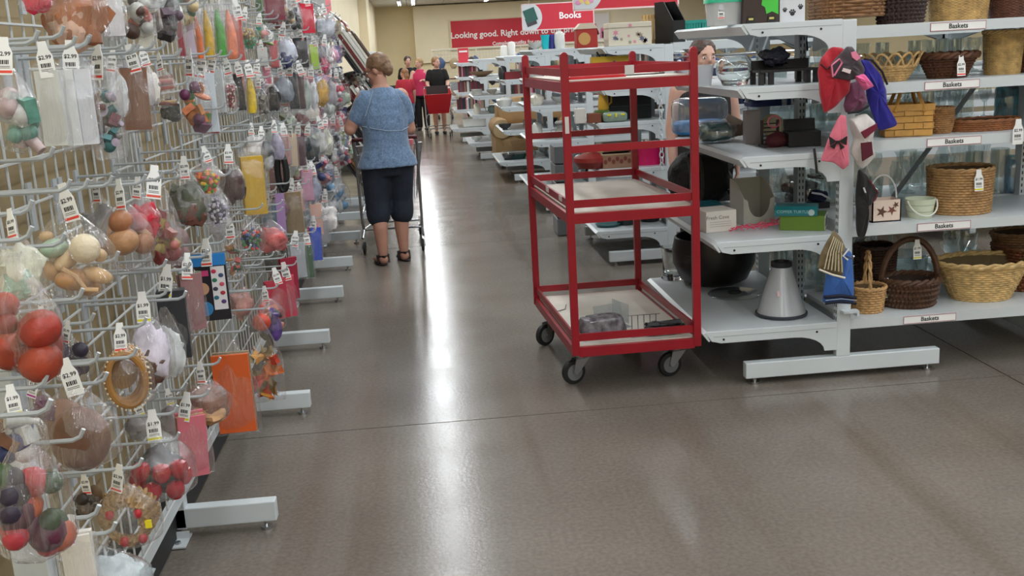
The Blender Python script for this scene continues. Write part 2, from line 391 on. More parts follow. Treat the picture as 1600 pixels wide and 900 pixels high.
def gondola(y0, xt, depths, zs, run_x, run_z, label, label_fn=None, slots=False, back_z=None):
    t = thing('shelving_unit', label, 'shelving', (0, 0, 0))
    y1 = y0+1.22; xp = xt+.482
    for y in (y0, y1-.05):
        t_foot(t, xt, xt+.97, y)
        u = MB(); u.span((xp-.034, y, .112), (xp+.034, y+.045, zs[-1]-.005))
        up_ = u.obj('upright', M_white, t, bev=.003)
        if slots:
            s_ = MB(); slot_strip(s_, xp-.0345, y+.022, .2, zs[-1]-.03, 'x'); s_.obj('slots', M_black, up_)
    for z in (.2, zs[-1]-.06):
        MB().span((xp-.015, y0+.045, z), (xp+.015, y1-.05, z+.05)).obj('cross_bar', M_grey, t)
    for x0, z in zip(depths, zs): cap_shelf(t, x0, xp-.034, y0, y1, z)
    yc = y0+.61; n = int((run_x-xp)/1.22)+1
    for k in range(n+1):
        x = xp+.0+k*1.22
        if x > run_x+.3: break
        u = MB(); u.span((x-.02, yc-.03, .1), (x+.02, yc+.03, zs[-1])); uo = u.obj('upright', M_grey if k == 0 else M_white, t)
        if slots: s_ = MB(); slot_strip(s_, x, yc-.0305, .2, zs[-1]-.03, 'y'); s_.obj('slots', M_black, uo)
        if k: t_foot(t, yc-.5, yc+.5, x-.025, along='y')
    X0 = xp+.036
    for k in range(n):
        a = X0 if k == 0 else xp+k*1.22+.002; b = xp+(k+1)*1.22-.002
        for i, z in enumerate(run_z):
            lb = label_fn(i, k) if label_fn else None
            run_shelf(t, a, b, y0+.012, yc-.03, z, -1, lb[0] if lb else None, lb[1] if lb else None)
        for i, z in enumerate(back_z or run_z): run_shelf(t, a, b, yc+.03, y1, z, 1)
    return t
G1Z = [.285, .715, 1.105, 1.42, 1.70]; R1Z = [.290, .742, 1.141, 1.402, 1.664]
lblx = {0: ony(1453, 498, 4.62).x, 1: ony(1475, 356, 4.62).x, 2: ony(1491, 223, 4.62).x, 3: ony(1488, 132, 4.62).x, 4: ony(1498, 33, 4.62).x}
g1 = gondola(4.618, 1.472, [1.262, 1.316, 1.442, 1.434, 1.450], G1Z, 3.9, R1Z, 'white steel shelving with Baskets labels beside the red cart',
        lambda i, k: ('Baskets', lblx[i]) if k == 0 else None, slots=True)
# small hook clip on the near upright and diagonal brace at the middle
MB().span((1.935, 4.575, .335), (2.012, 4.617, .345)).span((2.0, 4.575, .318), (2.012, 4.617, .335)).obj('clip', M_white, g1)
a = ony(1521, 138, 5.24); b = ony(1390, 315, 5.24); d = (b-a)
br = MB(); br.tube([a-d*.7, b+d*1.1], .014, 4); br.obj('brace', M_grey, g1)
G2Z = [.275, .735, 1.08, 1.33, 1.625]
g2 = gondola(7.53, 1.348, [1.245, 1.29, 1.285, 1.32, 1.34], G2Z, 5.5, [.28, .74, 1.08, 1.33, 1.63], 'white steel shelving with white plastic chains hung on its post')
G3Z = [.275, .735, 1.08, 1.33, 1.625]
g3 = gondola(10.25, 1.2, [1.05, 1.08, 1.08, 1.1, 1.12], G3Z, 4.0, [.28, .74, 1.1, 1.4, 1.6], 'white steel shelving with bowls and teapots behind the red cart')
g4 = gondola(12.82, 1.12, [.93, 1.0, 1.0, 1.05, 1.05], [.28, .66, .95, 1.28, 1.56], 4.0, [.28, .66, .95, 1.28, 1.56], 'white steel shelving in front of the tan armchair')
g5 = gondola(15.75, .87, [.70, .76, .80, .82, .82], [.28, .70, .98, 1.26, 1.52], 4.0, [.28, .70, .98, 1.26, 1.52], 'white steel shelving behind the tan armchair')
g6 = gondola(19.0, .74, [.55, .62, .66, .70, .70], [.28, .62, .93, 1.20, 1.45], 4.5, [.28, .62, .93, 1.20, 1.45], 'white steel shelving farthest down the aisle holding upright books')
# white plastic chains
lk = MB(); lk.tube([(.016*math.cos(a)*1.0, 0, .027*math.sin(a)) for a in [2*PI*k/10 for k in range(10)]], .0045, 5, closed=True); lk_me = lk.mesh('chain_link', M_white2, True)
for (px_, y0_, y1_), lb in (((1031, 106, 266), 'white plastic chain with its end by the red cart mid rail'), ((1049, 165, 325), 'white plastic chain hanging on the aisle side of a post')):
    a = ony(px_, y0_, 7.49); b = ony(px_+2, y1_, 7.49)
    if px_ == 1049: a = ony(px_+3, y0_, 7.60); b = ony(px_+5, y1_, 7.60)
    t = thing('plastic_chain', lb, 'chain', (a.x, a.y, b.z))
    n = int((a.z-b.z)/.042)
    for k in range(n): link('chain_link', lk_me, t, (0, 0, .03+k*.042), (0, 0, PI/2*(k % 2)+.3))
# ------------------------------------------------------------------ left wire-grid fixture
UY = [2.28, 3.492, 4.716, 5.845, 7.007, 8.09, 9.30, 10.5, 11.55]
gx = -.925
M_wire = mat('grid_wire', (196, 200, 200), .4)
t = thing('grid_wall', 'long white wire grid display wall on steel posts with bagged goods', 'display rack', (0, 0, 0))
for i, y in enumerate(UY):
    MB().span((-1.02, y, .034), (-.94, y+.05, 2.3)).obj('upright', M_white, t, bev=.003)
    b = MB(); b.span((-1.02, y, .036), (-.622, y+.05, .112)); f = b.obj('foot', M_white, t, bev=.004)
    link('levelling_foot', lev_me, f, (-.665, y+.025, 0)); link('levelling_foot', lev_me, f, (-.99, y+.025, 0))
    p = MB(); p.span((-.995, y-.09, .004), (-.93, y+.02, .010)); p.span((-.995, y-.02, .004), (-.93, y-.014, .034)); p.i = 1; p.cyl((-.962, y-.06, .01), (-.962, y-.06, .018), .010, n=6); p.obj('anchor_plate', [M_white, M_zinc], t)
for i in range(len(UY)-1):
    y0, y1 = UY[i]+.012, UY[i+1]+.008
    p = MB(); nv = 15
    for k in range(nv+1): y = y0+.02+(y1-y0-.04)*k/nv; p.cyl((gx-.004, y, .22), (gx-.004, y, 2.28), .0034, n=5, caps=False)
    z = .22
    while z < 2.29: p.cyl((gx+.002, y0+.015, z), (gx+.002, y1-.015, z), .0036, n=5, caps=False); z += .103
    p.obj('wire_panel', M_wire, t)
    MB().span((-1.10, y0, .2), (-1.085, y1, 2.3)).obj('back_board', mat('tan_hardboard', (150, 132, 98), .8, nz=(2, .08)), t)
    r = MB(); r.span((-.955, y0, .155), (-.935, y1, .205)); r.obj('base_rail', M_white, t)
    MB().span((-1.30, y0, .01), (-.975, y1, .155)).obj('kick_panel', cm((46, 46, 48), .6), t)
    MB().span((-1.05, y0, 2.28), (-.93, y1, 2.32)).obj('top_rail', M_white, t)
# framed-picture rack beyond the grid wall: slanted board with clear lips
rk = thing('frame_rack', 'stepped black rack with clear plastic lips holding leaning picture frames', 'display rack', (0, 0, 0))
RY0, RY1 = 11.75, 15.6; SL = .62; lips = [.16, .60, 1.04, 1.48]
for y in (RY0+.02, RY1-.07): MB().span((-1.36, y, 0), (-.50, y+.05, .1)).obj('foot', M_white, rk); MB().span((-1.36, y, .1), (-1.30, y+.05, 2.2)).obj('upright', M_white, rk)
def rack_pt(z): return -.66
for i, z in enumerate(lips):
    h = .42 if i < 3 else .62
    bd = MB(); bd.prism([(-.68, z), (-.66, z), (-.66-SL*h, z+h), (-.68-SL*h, z+h)], 1, RY0, RY1); bd.obj('board', cm((28, 28, 30), .6), rk)
    q = MB(); q.prism([(-.68, z-.012), (-.45, z-.012), (-.45, z+.07), (-.455, z+.07), (-.455, z-.004), (-.68, z-.004)], 1, RY0, RY1); q.obj('lip', M_acryl, rk)
FC = [((222, 220, 212), 'white'), ((30, 28, 28), 'black'), ((150, 105, 65), 'wooden'), ((120, 30, 36), 'dark red'), ((196, 190, 178), 'pale grey'), ((70, 50, 40), 'dark brown'), ((40, 40, 44), 'charcoal')]
rf = random.Random(3)
for li, z in enumerate(lips):
    y = RY0+.05
    while y < RY1-.35:
        w = rf.uniform(.26, .5); h = rf.uniform(.40, .50) if li < 3 else rf.uniform(.6, 1.0)
        for k in range(rf.randint(3, 5)):
            c, nm = FC[rf.choice([0, 0, 0, 1, 1, 2, 3, 4, 5, 6])]
            if li == 0 and k < 2: c, nm = FC[rf.choice([2, 5, 3])]
            off = .022+k*.034; hh = h*(1-.08*k); ang = math.atan(SL)
            fr = thing('picture_frame', '%s picture frame leaning in the %s tier of the stepped rack' % (nm, ('lowest', 'second', 'third', 'top')[li]), 'picture frame',
                       (rack_pt(z)+off, y+w/2+rf.uniform(-.03, .03), z+.001), 0, '%s frames in tier %d' % (nm, li))
            fr.rotation_euler = (0, -ang, 0)
            b = MB(); e = .035
            for sy in (-1, 1): b.box((.0, sy*(w/2-e/2), hh/2), (.022, e, hh))
            for zz in (e/2, hh-e/2): b.box((0, 0, zz), (.022, w-2*e, e))
            b.obj('frame', cm(c, .4), fr); MB().box((-.004, 0, hh/2), (.006, w-2*e, hh-2*e)).obj('picture', cm(rf.choice([(210, 205, 195), (120, 110, 100), (60, 70, 80), (180, 160, 140)]), .3), fr)
        y += w+.03
# ================================================================== red rolling stock cart
ct = thing('stock_cart', 'tall red steel rolling cart with white board decks', 'cart', (0, 0, 0))
CP = {'fl': (.652, 4.640), 'fr': (1.240, 4.645), 'bl': (.588, 5.698), 'br': (1.181, 5.703)}
tops = {'fl': 1.623, 'fr': 1.617, 'bl': 1.614, 'br': 1.603}
DB = .2422; DT = DB+.0165       # bottom deck height and its top face
PW = .036
for k, (x, y) in CP.items():
    b = MB(); b.box((x, y, (.215+tops[k]-.02)/2), (PW, .03, tops[k]-.02-.215)); b.prism([(x+PW/2*math.cos(q), tops[k]-.0205+PW/2*math.sin(q)) for q in [PI*j/10 for j in range(11)]], 1, y-.015, y+.015); b.obj('post', M_red, ct, bev=.002)
def bar(a, b, z, h, th=.006, name='rail', m=M_red, inset=0):
    (x0, y0), (x1, y1) = CP[a], CP[b]; d = Vector((x1-x0, y1-y0, 0)); L = d.length; an = math.atan2(d.y, d.x)
    return MB().box(((x0+x1)/2, (y0+y1)/2, z), (L-.03, th, h), an).obj(name, m, ct)
SIDES = (('fl', 'fr'), ('fr', 'br'), ('br', 'bl'), ('bl', 'fl'))
def deck(z, guard):
    for a, b in SIDES: bar(a, b, z-.012, .046, .026, 'deck_rail')
    for a, b in SIDES:
        if guard: bar(a, b, z+guard, .036, .010, 'guard_rail')
    pts = [CP[k] for k in ('fl', 'fr', 'br', 'bl')]; cx = sum(p[0] for p in pts)/4; cy = sum(p[1] for p in pts)/4
    poly = [(cx+(p[0]-cx)*.965, cy+(p[1]-cy)*.975) for p in pts]
    d = MB(); d.prism(poly, 2, z+.004, z+.016); d.obj('deck_board', mat('worn_white_board', (214, 207, 196), .55, nz=(5, .12)), ct)
deck(1.478, .052); deck(.8825, .055); deck(DB, .0585)
bar('fl', 'fr', 1.188, .032, .02, 'mid_rail'); bar('bl', 'br', 1.171, .032, .02, 'mid_rail')
st = MB()
for u in (.18, .5): st.box((.588+(.652-.588)*(1-u)-.006, 5.698-1.058*(1-u), .942), (.003, .066, .024), rad(3.4))
st.box((.945, 4.633, 1.528), (.042, .004, .042)); st.box((.652, 4.6235, 1.30), (.018, .003, .075)); st.obj('sticker', cm((205, 200, 196), .6), ct)
whl = MB(); whl.lathe([(0, -.016), (.045, -.016), (.060, -.013), (.0625, -.006), (.0625, .006), (.060, .013), (.045, .016), (0, .016)], 24, cap=False); whl_me = whl.mesh('wheel', M_dark, True)
hub = MB(); hub.lathe([(0, -.0185), (.042, -.0175), (.044, .0175), (0, .0185)], 18, cap=False); hub_me = hub.mesh('hub', cm((120, 122, 124), .4), True)
def caster(x, y, rz, parent, k=1.0):
    c = MB(); c.box((0, 0, .205), (.09, .07, .008)); c.cyl((0, 0, .13), (0, 0, .205), .018, n=10)
    for s in (-1, 1): c.prism([(-.04*k, .13*k), (.035*k, .13*k), (.052*k, .06*k), (.03*k, .05*k)], 1, s*.024*k-.0015, s*.024*k+.0015)
    c.cyl((.04*k, -.03*k, .0625*k), (.04*k, .03*k, .0625*k), .008*k, n=8)
    o = c.obj('caster', M_zinc, parent, (x, y, 0), (0, 0, rz))
    w = link('wheel', whl_me, o, (.04*k, 0, .0625*k), (PI/2, 0, 0), (k, k, k)); link('hub', hub_me, o, (.04*k, 0, .0625*k), (PI/2, 0, 0), (k, k, k))
caster(.705, 4.875, rad(200), ct); caster(1.195, 4.875, rad(195), ct); caster(.645, 5.60, rad(215), ct); caster(1.14, 5.60, rad(170), ct)
# things on the cart decks
def puffy(name, w, d, h, m, n=14, k=9, amp=.12, seed=0, sq=.35):
    b = MB(); vs = []
    b.sph((0, 0, 0), 1, n*2, k*2)
    out = []
    for v in b.v:
        p = Vector(v); q = Vector((math.copysign(abs(p.x)**(1-sq), p.x), math.copysign(abs(p.y)**(1-sq), p.y), math.copysign(abs(p.z)**(1-sq), p.z)))
        q *= 1+amp*noise.noise(p*1.7+Vector((seed*3.1, 0, 0)))+amp*.5*noise.noise(p*4.5+Vector((0, seed*2.3, 0)))
        out.append((q.x*w/2, q.y*d/2, q.z*h/2))
    b.v = out; return b
p = onz(940, 525, DT)
t = thing('wrapped_bundle', 'dark plastic-wrapped bundle lying on the cart bottom deck', 'bundle', (p.x, p.y, DT+.0005))
b = puffy('b', .235, .13, .105, None, seed=4, sq=.5); b.M = None; b.v = [(x, y, z+.05) for x, y, z in b.v]; b.obj('bundle', mat('bundle_wrap', (104, 100, 106), .25, nz=(22, .9), bump=(14, .6)), t, rot=(0, 0, rad(6)), smooth=True)
MB().box((.06, -.064, .012), (.045, .002, .018)).box((-.045, -.05, .09), (.05, .02, .002)).obj('label', M_paper, t, rot=(0, 0, rad(6)))
p = onz(1040, 520, DT)
t = thing('camera_strap', 'tangled black strap and clips on the cart bottom deck', 'strap', (p.x, p.y, DT+.0005))
b = MB(); r = random.Random(5)
for k in range(7): b.tube([(r.uniform(-.09, .09), r.uniform(-.06, .06), r.uniform(.014, .05)) for _ in range(5)], .011, 6)
b.obj('strap', M_black, t, smooth=True)
p = onz(1022, 522, DT); t = thing('wire_rack', 'small chrome wire rack on the cart bottom deck', 'rack', (p.x, p.y+.02, DT+.0005))
b = MB()
for k in range(5): b.tube([(-.10+.03*k, -.06, .003), (-.10+.03*k, .02, .003), (-.10+.03*k, .02, .09)], .002, 4)
b.tube([(-.12, .02, .09), (.04, .02, .09)], .002, 4); b.tube([(-.12, -.06, .003), (.04, -.06, .003)], .002, 4); b.obj('wire', M_chrome, t)
t = thing('acrylic_stand', 'clear acrylic display stand on the cart bottom deck', 'display stand', (.88, 4.93, DT+.0005), rad(20))
b = MB(); b.box((0, 0, .0025), (.16, .12, .004)); b.box((.0, .03, .055), (.16, .003, .11), R=Matrix.Rotation(rad(-14), 3, 'X')); b.box((.1, .08, .05), (.003, .16, .1)); b.obj('panel', M_acryl, t)
p = Vector((xat(925, 4.78, 1.495), 4.72, 0)); t = tag(MB().prism([(-.14, -.02), (.12, -.03), (.16, .0), (.12, .05), (-.10, .06)], 2, 0, .012).obj('red_tray', cm((196, 40, 48), .35), None, (p.x, p.y+.06, 1.4947)), 'flat red plastic tray lying on the cart top deck', 'tray')
p = Vector((xat(1010, 4.8, 1.495), 4.74, 0)); b = MB(); b.tube([(-.09, 0, .004), (0, .02, .004), (.04, -.01, .004), (.1, .02, .004)], .003, 5)
tag(b.obj('wire_hook', M_dark, None, (p.x, p.y+.1, 1.4947)), 'bent dark wire hook lying on the cart top deck', 'hook')
p = onz(873, 487, DT); b = MB(); b.tube([(-.05, 0, .004), (.0, .0, .004), (.04, .03, .004), (.05, .06, .02)], .003, 5)
tag(b.obj('wire_hook', M_zinc, None, (p.x, p.y, DT+.0005)), 'bent silver wire hook lying on the cart bottom deck', 'hook')
# ================================================================== bagged goods on hooks
def bag_mesh(seed, kind):
    r = random.Random(seed); n, k = 28, 18; b = MB(); vs = []
    for i in range(k+1):
        t = i/k                       # 0 bottom .. 1 top
        z = -1+t*1.0
        if kind == 'round':
            w = .5*min(1, (t*7)**.5)*(1-.05*t) if t < .5 else .5*(.975-.86*((t-.5)/.42)**1.25) if t < .92 else .06+.9*(t-.92)
            d = w*.62
        elif kind == 'flat':
            w = .5*min(1, .93+.07*(t*8)); d = .5*min(1, (t*6)**.6)*(1-max(0, (t-.55)/.45)**1.2*.95)*.95+.004
            if t > .9: w *= 1-.55*(t-.9)/.1
        else:                         # sack: gathered flat bag with pointed bottom corners
            w = .5*(.90+.10*math.sin(min(1, t*3)*PI/2)) if t < .45 else .5*(1-.84*((t-.45)/.55)**1.5)
            d = .30*min(1, (t*5)**.7)*(1-.75*max(0, (t-.3)/.7))+.006
        for j in range(n):
            a = 2*PI*j/n; pl = .10*t*math.sin(5*a+seed)+.07*math.sin(9*a+seed*2+t*4)*t
            q = noise.noise(Vector((math.cos(a)*1.6+seed, math.sin(a)*1.6, t*3.2)))*.16
            s_ = 1+pl+q
            vs.append((w*math.cos(a)*s_, d*math.sin(a)*s_+.03*noise.noise(Vector((seed, t*4, a))), z+.02*noise.noise(Vector((a*2, seed, 3)))*(t < .1)))
    b.add(vs, [(i*n+j, i*n+(j+1) % n, (i+1)*n+(j+1) % n, (i+1)*n+j) for i in range(k) for j in range(n)]+[tuple(range(n-1, -1, -1))])
    return b.mesh('bag_film', M_film, True)
BAGM = {k: [bag_mesh(s+i*1.7, k) for i in range(4)] for k, s in (('round', 1.3), ('flat', 5.1), ('sack', 9.7))}
def tag_mesh(stripe, price):
    b = MB(); b.prism([(-.021, -.088), (.021, -.088), (.021, -.03), (.013, -.012), (.011, .010), (-.011, .010), (-.013, -.012), (-.021, -.03)], 1, -.0008, .0008)
    b.i = 1; add_text(b, price, .0150, T(0, -.0012, -.034) @ FRONT, True)
    for k in range(6): b.box((-.012+.0045*k, -.0011, -.055), (.0022 if k % 2 else .0034, .0006, .011))
    for k in range(2): b.box((.0, -.0011, -.066-.004*k), (.03, .0006, .0012))
    b.i = 2; b.box((0, -.0011, -.080), (.040, .0006, .0065))
    return b.mesh('price_tag', [M_paper, M_ink, cm(stripe, .6)])
TAGM = [tag_mesh((226, 70, 55), '$2.99'), tag_mesh((222, 212, 40), '$1.99'), tag_mesh((176, 50, 150), '$1.99'), tag_mesh((226, 90, 70), '$0.99'), tag_mesh((235, 235, 232), '$2.99')]
M_hook = mat('hook_grey', (172, 178, 182), .35)
hook_cache = {}
def hook(y, z, tipx, grp='grid hooks holding bags', lab=None):
    L = round((tipx-gx)/.03)*.03
    if L not in hook_cache:
        b = MB(); b.span((-.001, -.014, -.095), (.005, .014, .018)); b.tube([(.004, 0, 0), (L-.022, 0, 0), (L-.008, 0, .006), (L, 0, .020)], .0042, 6)
        hook_cache[L] = b.mesh('grid_hook', M_hook, True)
    o = link('grid_hook', hook_cache[L], None, (gx+.004, y, z))
    return tag(o, lab if lab else 'bare grey metal peg hook on the white wire grid', 'hook', grp)
def lump_mb(w, d, h, seed, amp=.22, n=16, k=10):
    b = MB(); b.sph((0, 0, 0), 1, n, k); o = []
    for v in b.v:
        p = Vector(v); s_ = 1+amp*noise.noise(p*1.4+Vector((seed, 0, seed)))+amp*.6*noise.noise(p*3.3+Vector((0, seed, 1)))
        o.append((p.x*s_*w/2, p.y*s_*d/2, p.z*s_*h/2))
    b.v = o; return b
def fill(par, kind, cols, w, d, h, r, near, q):
    """contents of a bag: local frame, hang point at z=0, bag bottom at z=-h"""
    def out(name, mb, mats, smooth=True, loc=(0, 0, 0), rot=(0, 0, 0)): return mb.obj(name, mats, par, loc, rot, smooth)
    zc = -h*.66; ms = [cm(c, q.get('rough', .5)) for c in cols] if kind in ('sheet', 'books', 'box', 'sticks', 'beads', 'leaves', 'loop') else [mat('goods_%d_%d_%d' % tuple(c), tuple(int(v*.88) for v in c), q.get('rough', .45), nz=(22, .35), bump=(26, .5)) for c in cols]
    if kind == 'lump':
        for i, c in enumerate(cols):
            b = lump_mb(w*.95*(1-.25*i), d*.9, h*.62*(1-.3*i), r.uniform(0, 50), .42, 22, 14); out('contents', b, mat('cloth_%d_%d_%d' % c, c, .7, bump=(16, .8), nz=(11, .5)), True, (r.uniform(-.1, .1)*w*i, -.05*i*d, zc-(.13*h*i)))
    elif kind in ('mix', 'balls', 'figures'):
        nP = int(q.get('n', 7)*(2.1 if kind == 'mix' else 1.5)); one = MB()
        for i in range(nP):
            s = w*r.uniform(.15, .28)*q.get('k', 1); c = (r.uniform(-.31, .31)*w, r.uniform(-.6, .5)*d*.5, -h*r.uniform(.40, .91)); R = Euler((r.uniform(0, 3), r.uniform(0, 3), r.uniform(0, 3))).to_matrix()
            b = one if not near else MB(); b.i = i % len(cols) if not near else 0
            ty = 0 if kind == 'balls' else r.choice([0, 1, 1, 2, 3])
            if kind == 'figures': ty = r.choice([0, 0, 2])
            if ty == 0: b.sph(c, (s, s*.95, s*r.uniform(.8, 1.1)), 12 if near else 8, 8 if near else 6, R)
            elif ty == 1: b.box(c, (s*1.7, s*.9, s*1.9*r.uniform(.6, 1.2)), R=R)
            elif ty == 2: cv = Vector(c); dv = R @ Vector((0, 0, s*1.2)); b.cyl(cv-dv, cv+dv, s*.55, s*r.choice([.2, .55, .4]), 10)
            else: b.sph(c, (s*1.3, s*.4, s*.9), 10, 6, R)
            if near: out({0: 'ball', 1: 'block', 2: 'peg', 3: 'disc'}[ty], b, ms[i % len(ms)])
        if not near: out('contents', one, ms)
    elif kind == 'beads':
        b = MB(); nb = 90 if near else 45
        for i in range(nb):
            while True:
                p = Vector((r.uniform(-1, 1), r.uniform(-1, 1), r.uniform(-1, 1)))
                if .55 < p.length < 1: break
            b.i = r.randrange(len(cols)) if not q.get('split') else (1 if p.z+r.uniform(-.3, .3) < 0 else 0)
            b.sph((p.x*w*.38, p.y*d*.42, zc+p.z*h*.26), w*.06, 6, 4)
        o = out('beads', b, ms); o['kind'] = 'stuff'
        out('bead_core', lump_mb(w*.62, d*.6, h*.42, 1), cm(tuple(int(v*.5) for v in cols[0])), True, (0, 0, zc))
    elif kind == 'sticks':
        one = MB(); hz = q.get('hz')
        for i in range(q.get('n', 6)):
            b = MB() if near else one; b.i = 0 if near else i % len(cols); u = r.uniform(-.3, .3)
            if hz: a, e = (-.38*w, r.uniform(-.2, .2)*d, zc+u*h*.8), (.38*w, r.uniform(-.2, .2)*d, zc+(u+r.uniform(-.1, .1))*h*.8)
            else: a, e = (u*w, r.uniform(-.2, .2)*d, -h*.95), ((u+r.uniform(-.1, .1))*w, r.uniform(-.2, .2)*d, -h*.3)
            b.cyl(a, e, w*.07, n=8)
            if near: out('stick', b, ms[i % len(ms)])
        if not near: out('contents', one, ms)
    elif kind in ('sheet', 'books'):
        n = q.get('n', 3); one = MB(); th = d*.62/n*q.get('th', 1)
        for i in range(n):
            b = MB() if near else one; b.i = 0 if near else i % len(cols)
            b.box((r.uniform(-.03, .03)*w, -d*.3+th*(i+.5)*1.05, -h*.58+r.uniform(-.02, .02)*h), (w*.8, th*.9, h*.76*q.get('hh', 1)), R=Matrix.Rotation(r.uniform(-.05, .05), 3, 'Y'))
            if near: out('sheet', b, ms[i % len(ms)], False)
        if not near: out('contents', one, ms, False)
    elif kind == 'box':
        n = q.get('n', 1)
        for i in range(n):
            b = MB(); b.box(((i-(n-1)/2)*w*.8/n, 0, -h*.57), (w*.78/n, d*.72, h*.74)); o = out('box', b, ms[i % len(ms)], False)
    elif kind == 'roll':
        b = MB(); pts = []; rr = []
        for i in range(11): t = i/10; pts.append((math.sin(t*3)*.05*w, 0, -h*(.22+.75*t))); rr.append(w*.36*(.18+.82*math.sin(min(1, t*1.5+.02)*PI/2))*(1 if t < .93 else .75))
        b.tube(pts, rr, 12); out('roll', b, mat('roll_%d_%d_%d' % cols[0], cols[0], .6, nz=(40, .3), bump=(40, .5)))
    elif kind == 'loop':
        for i in range(3):
            b = MB(); a = r.uniform(-.3, .3)
            b.tube([(math.cos(t)*w*.33+i*.1*w-.1*w, (i-1)*d*.25, -h*.5+math.sin(t)*h*.45) for t in [2*PI*k/18 for k in range(18)]], .012, 6, closed=True); out('strap_loop', b, ms[i % len(ms)])
    elif kind == 'hoops':
        for i in range(3):
            y = (i-1)*d*.30; a = w*.36; e = h*.33; R = Matrix.Rotation(rad(8*(i-1)), 3, 'Y')
            b = MB(); b.tube([R @ Vector((math.cos(t)*a+.06*w*(i-1), y, math.sin(t)*e)) + Vector((0, 0, -h*.6)) for t in [2*PI*k/36 for k in range(36)]], w*.075, 8, closed=True); o = out('hoop', b, mat('hoop_gold', (168, 122, 66), .35, nz=(20, .2)))
            s_ = MB()
            for k in range(34): t = 2*PI*k/34; s_.sph(R @ Vector((math.cos(t)*(a+.01)+.06*w*(i-1), y-w*.072, math.sin(t)*(e+.01)))+Vector((0, 0, -h*.6)), w*.022, 6, 4)
            s_.obj('studs', cm((226, 206, 170), .3), o, smooth=True)
        b = MB(); b.cyl((0, .02, -h*.6), (0, .03, -h*.6), w*.3, n=20); out('backing_disc', b, cm((150, 110, 62)))
    elif kind == 'apples':
        pos = [(-.3, -.2, .58), (.02, -.35, .62), (.3, -.25, .62), (-.16, -.3, .82), (.2, -.3, .85), (.36, .1, .76), (-.36, .2, .75), (0, .3, .7)]
        for x, y, z in pos:
            b = MB(); rr = w*.145; b.lathe([(0, -rr*.8), (rr*.5, -rr*.95), (rr*.9, -rr*.45), (rr, .1*rr), (rr*.8, rr*.7), (rr*.35, rr*.9), (0, rr*.7)], 14, (x*w*.9, y*d*.7, -h*z), cap=False)
            out('apple', b, mat('apple_red', (165, 28, 44), .25, nz=(14, .2)))
        out('foil', lump_mb(w*.8, d*.5, h*.5, 3, .4), mat('crumpled_foil', (90, 88, 92), .3, metal=.5, bump=(18, .8)), True, (0, .25*d, -h*.7))
    elif kind == 'gourds':
        for x, y, z, k in ((.06, -.15, .68, .40), (-.22, .3, .6, .33)):
            b = MB(); b.sph((x*w, y*d, -h*z), (w*k*.95, d*k*1.0, h*k*.76), 24, 16); out('gourd', b, mat('brown_gourd', (118, 82, 62), .55, nz=(9, .45), bump=(12, .5)))
    elif kind == 'wood':
        b = MB(); b.sph((.18*w, -.22*d, -h*.52), w*.2, 20, 14); out('carved_ball', b, mat('carved_cream', (214, 200, 172), .6, bump=(22, .9)))
        cs = [(196, 158, 112), (178, 134, 92), (208, 176, 134), (160, 184, 160)]
        pts = [(-.22, -.1, .5, 3, .2), (-.3, 0, .72, 0, .2), (0, -.2, .8, 1, .24), (.28, -.15, .78, 0, .17), (-.1, .1, .62, 2, .2), (.1, .2, .9, 1, .2), (-.32, .1, .4, 0, .12), (.3, .2, .62, 2, .14)]
        for i, (x, y, z, c, k) in enumerate(pts):
            b = MB(); b.sph((0, 0, 0), (w*k*1.2, w*k*.7, w*k*.62), 14, 9, Euler((r.uniform(-.5, .5), r.uniform(-.7, .7), r.uniform(0, 2))).to_matrix()); out('wooden_piece', b, mat('toy_wood%d' % c, cs[c], .55, nz=(12, .25), bump=(14, .5)), True, (x*w, y*d, -h*z))
        b = MB(); b.tube([(-.1*w, -.42*d, -h*.68), (.05*w, -.48*d, -h*.75), (.15*w, -.46*d, -h*.88), (.3*w, -.4*d, -h*.9)], w*.035, 8); out('wooden_arm', b, cm((206, 170, 126)))
    elif kind == 'rope':
        for i in range(4):
            b = MB(); a, e = w*(.30+.035*i), h*(.26+.02*i)
            for s_ in (0, PI): b.tube([(math.cos(t)*a+.012*math.cos(t*22+s_)*math.cos(t), (i-1.5)*d*.14+.009*math.sin(t*22+s_), -h*.62+math.sin(t)*e+.01*math.cos(t*22+s_)) for t in [2*PI*k/72 for k in range(72)]], w*.033, 5, closed=True)
            out('rope_coil', b, mat('jute_rope', (158, 128, 88), .8, nz=(60, .25)))
        for x, z in ((-.22, .5), (.22, .52), (.24, .84), (-.05, .86)):
            b = MB(); b.sph((x*w, -.3*d, -h*z), (w*.075, w*.07, w*.09), 10, 7); out('red_bead', b, cm((176, 36, 48), .35))
        b = MB(); b.box((.36*w, -.32*d, -h*.66), (.10*w, .004, .10*h)); out('sticker', b, cm((232, 214, 40)), False)
    elif kind == 'leaves':
        for i in range(34):
            s_ = w*r.uniform(.15, .27); b = MB(); pts = []
            for k in range(9): a = 2*PI*k/9; rr = s_*(1 if k % 2 else .62); pts.append((rr*math.cos(a), rr*.8*math.sin(a), .25*s_*math.sin(a*2)))
            b.add([(0, 0, .12*s_)]+pts, [(0, 1+k, 1+(k+1) % 9) for k in range(9)])
            out('leaf', b, ms[i % len(ms)], False, (r.uniform(-.36, .36)*w, r.uniform(-.5, .4)*d, -h*(r.uniform(.42, .93))), (r.uniform(0, 3), r.uniform(0, 3), r.uniform(0, 3)))
    elif kind == 'card':
        b = MB(); b.box((0, 0, -h*.55), (w*.9, .02, h*.86)); out('card', b, cm((34, 34, 42), .3), False)
        b = MB(); b.box((0, -.012, -h*.19), (w*.92, .006, h*.15)); out('header_strip', b, cm((40, 130, 205), .35), False)
